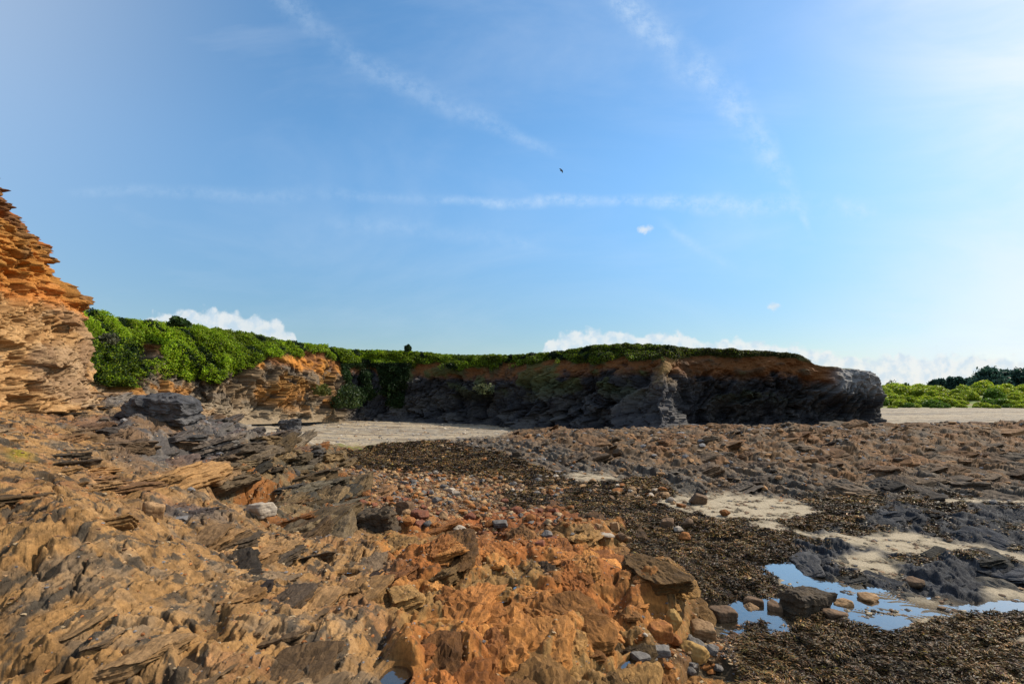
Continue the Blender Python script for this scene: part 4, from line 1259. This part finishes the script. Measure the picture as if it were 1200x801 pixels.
# the two big dark blocks
for (px, py, w, h, mt, lab, kw) in (
        (190, 493, 80, 40, 'dark', 'big dark slate boulder overhanging the grey ledge below the green cliff', dict(rot=.15, depth=.9, tilt=(.05, .12), sink=.2, rough=.09, planes=9, sharp=12)),
        (945, 723, 64, 31, 'umber', 'large dark brown slab, biggest stone in the shallow tide pool', dict(rot=.3, depth=.75, tilt=(-.12, .10), sink=.15, shape=dict(flat=.42, long=1.35, rough=.06, lay=.5, sharp=22))),
        (442, 622, 58, 34, 'umber', 'dark brown pointed block standing above the orange rubble', dict(rot=-.3, depth=.8, tilt=(0, -.1), sink=.15, rough=.07, planes=8, sharp=12)),
        (340, 505, 26, 15, 'dark', 'small dark slate boulder on the ridge before the gravel beach', dict(rot=.3, rough=.08)),
        (765, 500, 30, 16, 'grey', 'grey rubble boulder at the foot of the headland spur', dict(rot=.2, rough=.09))):
    kk_ = dict(flat=.55, long=1.25, sharp=18, boxy=True, rough=.08, lay=.2)
    kk_.update(kw.pop('shape', {}))
    q = slab_shape(ICO4[0], 900 + px, kk_['flat'], kk_['long'], kk_['sharp'], kk_['boxy'], kk_['rough'], kk_['lay'])
    q[:, :2] -= q[:, :2].mean(0); q /= q[:, 0].max() - q[:, 0].min(); q[:, 2] -= q[:, 2].min()
    me = mesh_from('boulder_shape', q, ICO4[1], [M_ST[mt]], False)
    me['hh'] = float(q[:, 2].max()); me['dd'] = float(q[:, 1].max() - q[:, 1].min())
    for z_ in ('rough', 'planes', 'sharp'): kw.pop(z_, None)
    put_stone('boulder', px, py, w, h, mt, 0, lab, cat='boulder', mesh=me, **kw)

# cobbles: shared shapes, copied
VAR = {}
for mt in ('tan', 'orange', 'grey', 'pale', 'red', 'brown'):
    VAR[mt] = []
    for k in range(5):
        me = stone_mesh('cobble_shape', 1000 + 31 * k + len(mt), M_ST[mt], flat=.5 + .1 * k, sharp=10 + 3 * k, boxy=(k == 4))
        co = np.array([v.co[:] for v in me.vertices])
        me['hh'] = float(co[:, 2].max()); me['dd'] = float(co[:, 1].max() - co[:, 1].min())
        VAR[mt].append(me)
ZONES = [   # polygon, count, size range (photo px), materials, where, group
    ([(415, 548), (520, 556), (640, 556), (700, 562), (690, 578), (560, 582), (440, 580), (405, 566)], 105, (4, 10), ('tan', 'tan', 'pale', 'orange', 'grey'), 'in the long band of cobbles across the dark flats', 'cobble band'),
    ([(690, 568), (760, 572), (830, 585), (825, 596), (760, 594), (690, 582)], 42, (5, 14), ('orange', 'tan', 'brown', 'pale'), 'in the right end of the cobble band near the sand', 'cobbles near the sand'),
    ([(410, 575), (520, 580), (660, 590), (720, 625), (640, 640), (560, 640), (470, 612), (410, 600)], 95, (6, 16), ('red', 'orange', 'tan', 'orange', 'grey', 'red'), 'in the reddish rubble behind the orange outcrops', 'reddish rubble'),
    ([(750, 735), (830, 742), (850, 770), (840, 800), (770, 790), (740, 765)], 30, (6, 15), ('grey', 'tan', 'orange', 'grey', 'pale'), 'in the stone pile under the orange outcrop', 'stone pile'),
    ([(540, 526), (690, 528), (700, 548), (560, 548)], 20, (3, 8), ('orange', 'tan', 'brown'), 'scattered on the far weed below the reef', 'stones on the far weed'),
]
from itertools import count as _c


def in_poly(p, x, y):
    r = False
    for i in range(len(p)):
        ax, ay = p[i]; bx_, by_ = p[i - 1]
        if (ay > y) != (by_ > y) and x < (bx_ - ax) * (y - ay) / (by_ - ay) + ax:
            r = not r
    return r


colour_word = {'tan': 'tan', 'orange': 'orange', 'grey': 'grey', 'pale': 'pale cream', 'red': 'rusty red', 'brown': 'brown'}
for poly, n, (s0, s1), mats, where, grp in ZONES:
    xs = [q[0] for q in poly]; ys = [q[1] for q in poly]
    k = 0
    while k < n:
        px = random.uniform(min(xs), max(xs)); py = random.uniform(min(ys), max(ys))
        if not in_poly(poly, px, py): continue
        w = s0 + (s1 - s0) * random.random() ** 1.8
        w *= .8 + .5 * (py - min(ys)) / (max(ys) - min(ys))
        mt = random.choice(mats)
        put_stone('cobble', px, py, w, w * random.uniform(.4, .7), mt, 0, colour_word[mt] + ' cobble ' + where, colour_word[mt] + ' cobbles of the ' + grp, mesh=random.choice(VAR[mt]), rot=random.uniform(0, 6.28), tilt=(random.uniform(-.2, .2), random.uniform(-.2, .2)), depth=random.uniform(.7, 1), sink=.3)
        k += 1

# loose small pebbles and shell grit, one mass
def debris(name, n, zonef, s0, s1, pal, seed, sub=1):
    r_ = np.random.default_rng(seed)
    bv, bf = ico(sub)
    if sub == 1:
        bv = bv * np.array([1, 1, .8])
    nb = len(bv)
    w = (zonef * GY * GY).ravel(); w = np.where(np.isfinite(w), w, 0)
    area = np.gradient(Ys)[:, None] * np.gradient(pxs)[None, :] * GY
    w = (zonef * area).ravel(); w = w / w.sum()
    k_ = r_.choice(len(w), n, p=w)
    c0 = np.stack([GX.ravel()[k_], GY.ravel()[k_], Zt.ravel()[k_]], 1)
    s = s0 + (s1 - s0) * r_.random(n) ** 2.5
    s = s * np.interp(c0[:, 1], [3, 8, 30], [.6, 1, 1.8])
    ang = r_.random(n) * 6.28
    j = bv[None] * (.6 + .8 * r_.random((n, nb, 1)) ** (1 if sub == 1 else 2)) * np.array([1, .75, .55]) * (1 if sub == 1 else .9)
    x = j[..., 0] * np.cos(ang)[:, None] - j[..., 1] * np.sin(ang)[:, None]
    y = j[..., 0] * np.sin(ang)[:, None] + j[..., 1] * np.cos(ang)[:, None]
    V = np.stack([x, y, j[..., 2]], -1) * s[:, None, None] + c0[:, None, :]
    Fc = (np.arange(n) * nb)[:, None, None] + bf[None]
    p = np.array(pal, F32)[r_.integers(0, len(pal), n)] * (.7 + .6 * r_.random((n, 1)))
    return mesh_from(name, V.reshape(-1, 3), Fc.reshape(-1, 3), [M_ROCK], sub > 1, {'albedo': np.repeat(p, nb, 0)})


inview = (GPX > -120) & (GPX < 1320)
red_ = np.clip(redz * 1.4, 0, 1)
zf = (W['P'] * (GY > 9) + W['O'] * red_ * .8) * inview * (1 - mRP) * smooth(-.1, .35, n_m)
o = link('small_cobbles', debris('small_cobbles', 1900, zf, .035, .13, [(.27, .16, .07), (.30, .12, .035), (.12, .11, .10), (.30, .21, .12), (.20, .08, .035), (.31, .18, .08)], 5, 2))
tag(o, 'small tan, orange and grey cobbles filling the band across the flats', 'cobbles', kind='stuff')
inview = (GPX > -120) & (GPX < 1320)
near = np.exp(-np.maximum(GY - 4, 0) / 7)
zf = (W['A'] * .25 + W['O'] * .3 + W['H'] * .5 + W['P'] * 2.2 + W['G'] * .15 + W['L'] * .3) * near * inview * (1 - mRP)
pal_p = [(.30, .18, .09), (.36, .23, .12), (.34, .13, .04), (.16, .15, .15), (.33, .24, .14), (.2, .11, .06)]
o = link('pebbles', debris('pebbles', 42000, zf, .006, .034, pal_p, 1))
tag(o, 'loose brown and grey pebbles and shell grit on the rocks', 'pebbles', kind='stuff')
zf = (mP + .35 * mS) * smooth(-.1, .5, n_m) * (GY < 16) * inview
o = link('pool_gravel', debris('pool_gravel', 1500, zf, .012, .06, [(.16, .10, .06), (.26, .17, .10), (.11, .10, .09), (.30, .24, .16)], 9))
tag(o, 'small stones and gravel strewn over the wet sand and tide pools', 'gravel', kind='stuff')
zf = mB * np.exp(-np.maximum(GY - 20, 0) / 30) * inview * (GPX < 640)
o = link('shingle', debris('shingle', 6500, zf, .02, .085, [(.34, .3, .25), (.22, .2, .19), (.42, .36, .28), (.3, .2, .12)], 2))
tag(o, 'grey and tan shingle of the small beach under the cliff', 'shingle', kind='stuff')
# stones broken from the reef and the ridge
zf = (W['R'] + W['L'] + .5 * W['G']) * inview * (GY < 34)
o = link('rubble', debris('rubble', 6000, zf, .03, .13, [(.22, .15, .09), (.17, .16, .155), (.13, .1, .07), (.26, .14, .06)], 3))
tag(o, 'angular rubble broken from the slate reef', 'rubble', kind='stuff')

# ------------------------------------------------------------------ seaweed
area = (np.gradient(Ys)[:, None] * np.gradient(pxs)[None, :] * GY)
wd = W['W'] * 1.0 + W['P'] * .25 + W['D'] * .45 * smooth(0, .4, n_l + .6 * n_m) + W['L'] * .06
wd = wd + .10 * mP * smooth(.1, .5, n_m)
wd = wd * (1 - mRP) * smooth(.30, .55, wd + .25 * n_m) * inview * (GY < 30)
wgt = wd * area * np.interp(GY, [3, 6, 12, 30], [1.2, 1, .45, .12])
k = rng.choice(wgt.size, 420000, p=(wgt / wgt.sum()).ravel())
p = np.stack([GX.ravel()[k], GY.ravel()[k], Zt.ravel()[k]], 1)
p[:, :2] += rng.normal(size=(len(p), 2)) * .01
tuft = fbm(p[:, 0] * 5, p[:, 1] * 5, 3, 181)
p[:, 2] += rng.random(len(p)) * (.012 + .05 * np.clip(tuft + .3, 0, 1))
pal_w = [(.055, .038, .016), (.035, .025, .012), (.09, .058, .023), (.024, .021, .013), (.12, .078, .03), (.065, .055, .02), (.14, .075, .03), (.06, .033, .024)]
lum = .7 + .8 * np.clip(fbm(p[:, 0] * 1.7, p[:, 1] * 1.7, 3, 182) + .4, 0, 1)
cw = np.array([1.22, 1.12, .98]) * greens(len(p), lum * (.7 + .8 * smooth(-.2, .5, fbm(p[:, 0] * .6, p[:, 1] * .9, 3, 185))), pal_w)
yel = rng.random(len(p)) < .012
cw[yel] = np.array([.28, .20, .04]) * (.6 + .6 * rng.random((yel.sum(), 1)))
sz = np.interp(p[:, 1], [4, 8, 16, 30], [.013, .017, .033, .06])
csz = np.interp(p[:, 1], [4, 10, 30], [.16, .30, .9])
k1, k2, kid = cells(p[:, 0] / .2 + .5 * perlin(p[:, 0] * 3, p[:, 1] * 3, 186), p[:, 1] / .24 + .5 * perlin(p[:, 0] * 3, p[:, 1] * 3, 187), 188)
cw = cw * (.62 + .76 * kid)[:, None]
p[:, 2] += .035 * np.clip(1 - 1.3 * k1, 0, 1) * kid
flow = 3.0 * fbm(p[:, 0] * 1.1, p[:, 1] * 1.1, 2, 189) + (kid - .5) * 3.2
o = link('seaweed', leaf_mesh('seaweed', p, sz * .8, cw, M_WEED, 3.6, .06, .6, .35, flow=flow))
tag(o, 'dark brown bladder wrack carpeting the flats and the pool banks', 'seaweed', kind='stuff')

# ------------------------------------------------------------------ bird
m_bird, t_, b_ = new_mat('bird_plumage')
nn = t_.noise(t_.node('ShaderNodeTexCoord').outputs['Object'], 12, 3)
t_.put(b_.inputs['Base Color'], t_.mix(nn, (.03, .03, .035), (.08, .075, .07)))
V, Fc = tube([(0, -.16, 0), (0, -.12, .012), (0, -.06, .012), (0, .02, 0), (0, .10, .005), (0, .2, .01)], [.012, .032, .045, .055, .035, .006], 8)


def wing(sgn, V, Fc):
    b = len(V)
    st = [(.03, -.07, .11, .02), (.14, -.08, .10, .07), (.26, -.04, .10, .055), (.36, .03, .10, .02), (.40, .07, .10, .01)]
    for x, y0, y1, z in st:
        V += [np.array((sgn * x, y0, z + .004)), np.array((sgn * x, y1, z + .004)), np.array((sgn * x, y1, z - .004)), np.array((sgn * x, y0, z - .004))]
    for i in range(len(st) - 1):
        for j in range(4):
            Fc.append((b + i * 4 + j, b + i * 4 + (j + 1) % 4, b + (i + 1) * 4 + (j + 1) % 4, b + (i + 1) * 4 + j))


wing(1, V, Fc); wing(-1, V, Fc)
q = at(658, 200, 55)
o = link('bird', mesh_from('bird', np.array(V), np.array(Fc), [m_bird], True), None, tuple(q))
o.rotation_euler = (0, .25, 1.0)
tag(o, 'tiny dark bird gliding high in the blue sky', 'bird')

# ------------------------------------------------------------------ sun and sky
AZ, EL = math.radians(66), math.radians(42)            # clockwise from the view direction (+Y)
sdir = np.array((math.sin(AZ) * math.cos(EL), math.cos(AZ) * math.cos(EL), math.sin(EL)))
ld = bpy.data.lights.new('sun', 'SUN'); ld.energy = 5.0; ld.angle = math.radians(.5); ld.color = (1, .90, .75)
lo = bpy.data.objects.new('sun', ld); col.objects.link(lo)
from mathutils import Vector
lo.rotation_euler = Vector(tuple(-sdir)).to_track_quat('-Z', 'Y').to_euler()

wd_ = bpy.data.worlds.new('World'); sc.world = wd_; wd_.use_nodes = True
t = NT(wd_.node_tree)
bg = t.n['Background']
sky = t.node('ShaderNodeTexSky', sky_type='NISHITA')
sky.sun_disc = False; sky.sun_elevation = EL; sky.sun_rotation = AZ
sky.air_density = 1.0; sky.dust_density = .3; sky.ozone_density = 3.0
dirv = t.node('ShaderNodeTexCoord').outputs['Generated']
sp = t.node('ShaderNodeSeparateXYZ'); t.l.new(dirv, sp.inputs[0])
dx_, dy_, dz_ = sp.outputs
front = t.sstep(.05, .2, dy_)
ys_ = t.m('MAXIMUM', dy_, .05)
U = t.m('DIVIDE', dx_, ys_)            # direction on the northern sky: u east, v up
Vv = t.m('DIVIDE', dz_, ys_)
cmb = t.node('ShaderNodeCombineXYZ'); t.put(cmb.inputs[0], U); t.put(cmb.inputs[1], Vv)
uv = cmb.outputs[0]


def uvp(px, py):
    return (px - 600) / FOC, (HZ - py) / FOC


wob = t.m('SUBTRACT', t.noise(uv, 5, 3), .5)
brk = t.noise(uv, 26, 5, .65, .4)
brk2 = t.noise(t.mapping(uv, (3, 22, 1), (0, 0, math.radians(-38))), 3, 4, .6)
cloud = None


def trail(pts, width, dens, rot):
    global cloud
    n_ = t.noise(t.mapping(uv, (1, 1, 1), (0, 0, 0), (rot, 0, 0)), 34, 5, .7)
    big_n = t.noise(t.mapping(uv, (1, 1, 1), (0, 0, 0), (rot * 3, 1, 0)), 7, 3, .6)
    for (a, b, w0, w1) in pts:
        ax, ay = uvp(*a); bx_, by_ = uvp(*b)
        L = math.hypot(bx_ - ax, by_ - ay); ex, ey = (bx_ - ax) / L, (by_ - ay) / L
        rx = t.m('SUBTRACT', U, ax); ry = t.m('SUBTRACT', Vv, ay)
        al = t.m('ADD', t.m('MULTIPLY', rx, ex), t.m('MULTIPLY', ry, ey))
        pe = t.m('ADD', t.m('MULTIPLY', rx, -ey), t.m('MULTIPLY', ry, ex))
        pe = t.m('ABSOLUTE', t.m('ADD', pe, t.m('MULTIPLY', wob, .055)))
        tw = t.m('DIVIDE', al, L, clamp=True)
        wdt = t.m('ADD', w0 / FOC, t.m('MULTIPLY', tw, (w1 - w0) / FOC))
        body = t.m('SUBTRACT', 1.0, t.sstep(0.0, 1.0, t.m('DIVIDE', pe, wdt)))
        ends = t.m('MULTIPLY', t.sstep(-.04, .03, al), t.m('SUBTRACT', 1.0, t.sstep(L - .05, L + .03, al)))
        v = t.m('MULTIPLY', t.m('MULTIPLY', body, ends), t.m('MULTIPLY', t.m('MULTIPLY', t.sstep(.25, .72, n_), t.sstep(.22, .56, big_n)), dens))
        cloud = v if cloud is None else t.m('MAXIMUM', cloud, v)


trail([((715, -10), (850, 110), 30, 32), ((850, 110), (925, 225), 34, 20), ((925, 225), (948, 275), 14, 8)], 20, .42, 1)
trail([((320, -10), (420, 70), 26, 22), ((400, 62), (560, 140), 24, 20), ((540, 128), (650, 182), 20, 10)], 20, .19, 2)
trail([((90, 225), (380, 226), 10, 14), ((360, 226), (560, 238), 12, 10)], 14, .13, 3)
trail([((520, 236), (820, 238), 9, 13), ((780, 236), (1030, 246), 14, 24)], 14, .42, 9)
trail([((780, 265), (860, 315), 10, 12)], 10, .22, 4)
trail([((380, 260), (640, 285), 18, 14)], 10, .14, 5)
# thin cirrus veil, thicker towards the sun
sd = t.node('ShaderNodeVectorMath', operation='DOT_PRODUCT'); t.l.new(dirv, sd.inputs[0]); sd.inputs[1].default_value = tuple(sdir)
toward = sd.outputs['Value']
veiln = t.noise(t.mapping(uv, (1.0, 2.6, 1), (0, 0, math.radians(-28))), 1.5, 6, .6, .6)
vb = t.m('POWER', t.sstep(.66, .98, toward), 2.4)
vb = t.m('MULTIPLY', vb, t.m('ADD', .25, t.m('MULTIPLY', t.sstep(.5, 1.05, U), .75)))
veil = t.m('MULTIPLY', vb, t.m('ADD', .45, t.m('MULTIPLY', t.sstep(.3, .7, veiln), .75)))
veil = t.m('MAXIMUM', veil, t.m('MULTIPLY', t.sstep(.35, .8, veiln), .17))
left_ = t.m('MULTIPLY', t.sstep(-.3, -1.2, U), t.m('ADD', .10, t.m('MULTIPLY', t.sstep(.1, .9, Vv), .24)))
right_ = t.m('MULTIPLY', t.m('POWER', t.sstep(.35, 1.15, U), 1.6), t.m('ADD', .34, t.m('MULTIPLY', t.sstep(.3, .7, veiln), .5)))
veil = t.m('MAXIMUM', veil, right_)
veil = t.m('MINIMUM', t.m('MAXIMUM', veil, left_), .97)
# low streaks by the right horizon
lown = t.noise(t.mapping(uv, (1, 5, 1), (0, 0, math.radians(12))), 3.2, 5, .6)
low = t.m('MULTIPLY', t.m('MULTIPLY', t.sstep(.45, 1.0, U), t.sstep(.36, .05, Vv)), t.m('MULTIPLY', t.sstep(.35, .62, lown), .55))
cloud = t.m('MAXIMUM', cloud, low)
# cumulus tops peeping over the cliffs
fc = t.node('ShaderNodeFloatCurve')
cu_ = fc.mapping.curves[0]
TOPS = [(-100, 480), (140, 420), (160, 374), (190, 369), (215, 364), (240, 363), (265, 368), (290, 371), (315, 374), (329, 379), (338, 388), (350, 398), (365, 440), (600, 440), (632, 420), (640, 395), (672, 390), (690, 386), (740, 392), (790, 392), (830, 398), (885, 399), (915, 403), (960, 410), (985, 416), (1020, 417), (1080, 415), (1200, 420), (1350, 425)]
pts_ = [((px + 100) / 1450, (480 - py) / 160) for px, py in TOPS]
cu_.points[0].location = pts_[0]; cu_.points[1].location = pts_[-1]
for q in pts_[1:-1]:
    cu_.points.new(*q)
for q in cu_.points: q.handle_type = 'VECTOR'
fc.mapping.update()
fx_ = t.m('DIVIDE', t.m('ADD', t.m('MULTIPLY', U, FOC), 700.0), 1450.0)
t.put(fc.inputs['Value'], t.m('ADD', fx_, t.m('MULTIPLY', t.m('SUBTRACT', t.noise(uv, 30, 3), .5), .008)))
topv = t.m('DIVIDE', t.m('SUBTRACT', t.m('MULTIPLY', fc.outputs[0], 160.0), 22.0), FOC)
puff = t.node('ShaderNodeTexVoronoi', feature='SMOOTH_F1'); t.put(puff.inputs['Vector'], uv); puff.inputs['Scale'].default_value = 40
edge = t.m('ADD', topv, t.m('SUBTRACT', t.m('MULTIPLY', t.noise(uv, 60, 5, .6), .030), t.m('MULTIPLY', puff.outputs['Distance'], .030)))
inside = t.m('SUBTRACT', edge, Vv)
cumu = t.m('MULTIPLY', t.sstep(-.002, .010, inside), t.sstep(-.03, .0, Vv))
cden = t.m('ADD', .55, t.m('MULTIPLY', t.noise(uv, 22, 4), .5))
cumu = t.m('MULTIPLY', cumu, t.m('MINIMUM', cden, 1.0))
for (px, py, r) in ((756, 269, 10), (907, 359, 9)):
    a, b = uvp(px, py)
    d_ = t.m('SQRT', t.m('ADD', t.m('POWER', t.m('SUBTRACT', U, a), 2), t.m('POWER', t.m('MULTIPLY', t.m('SUBTRACT', Vv, b), 1.6), 2)))
    d_ = t.m('ADD', d_, t.m('MULTIPLY', t.m('SUBTRACT', t.noise(uv, 70, 5, .7), .5), .034))
    cumu = t.m('MAXIMUM', cumu, t.m('MULTIPLY', t.m('SUBTRACT', 1.0, t.sstep(.2 * r / FOC, 1.1 * r / FOC, d_)), .7))
tone_ = t.noise(uv, 45, 4)
ccol = t.mix(t.sstep(.35, .6, tone_), (5.3, 6.3, 7.2), (7.2, 7.4, 7.4))
skyc = t.node('ShaderNodeHueSaturation'); skyc.inputs['Saturation'].default_value = 1.16; skyc.inputs['Value'].default_value = 1.55; skyc.inputs['Hue'].default_value = .492
t.l.new(sky.outputs[0], skyc.inputs['Color'])
hf = t.m('SUBTRACT', 1.0, t.m('MULTIPLY', .50, t.m('SUBTRACT', 1.0, t.sstep(-.02, .42, dz_))))
hs = t.node('ShaderNodeVectorMath', operation='SCALE'); t.l.new(skyc.outputs[0], hs.inputs[0]); t.put(hs.inputs['Scale'], hf)
c0 = hs.outputs[0]
c0 = t.mix(veil, c0, (7.6, 8.1, 8.6))
c0 = t.mix(t.m('MULTIPLY', cloud, front), c0, (6.2, 7.4, 8.6))
c0 = t.mix(t.m('MULTIPLY', cumu, front), c0, ccol)
t.l.new(c0, bg.inputs[0])
bg.inputs[1].default_value = .105

sc.render.engine = 'CYCLES'
sc.cycles.max_bounces = 5
sc.cycles.diffuse_bounces = 2
sc.cycles.glossy_bounces = 2
sc.cycles.transparent_max_bounces = 6
sc.cycles.use_denoising = True
sc.view_settings.view_transform = 'Standard'
sc.view_settings.look = 'None'
sc.view_settings.exposure = 0.2
sc.view_settings.gamma = 1.0
sc.view_settings.use_curve_mapping = False
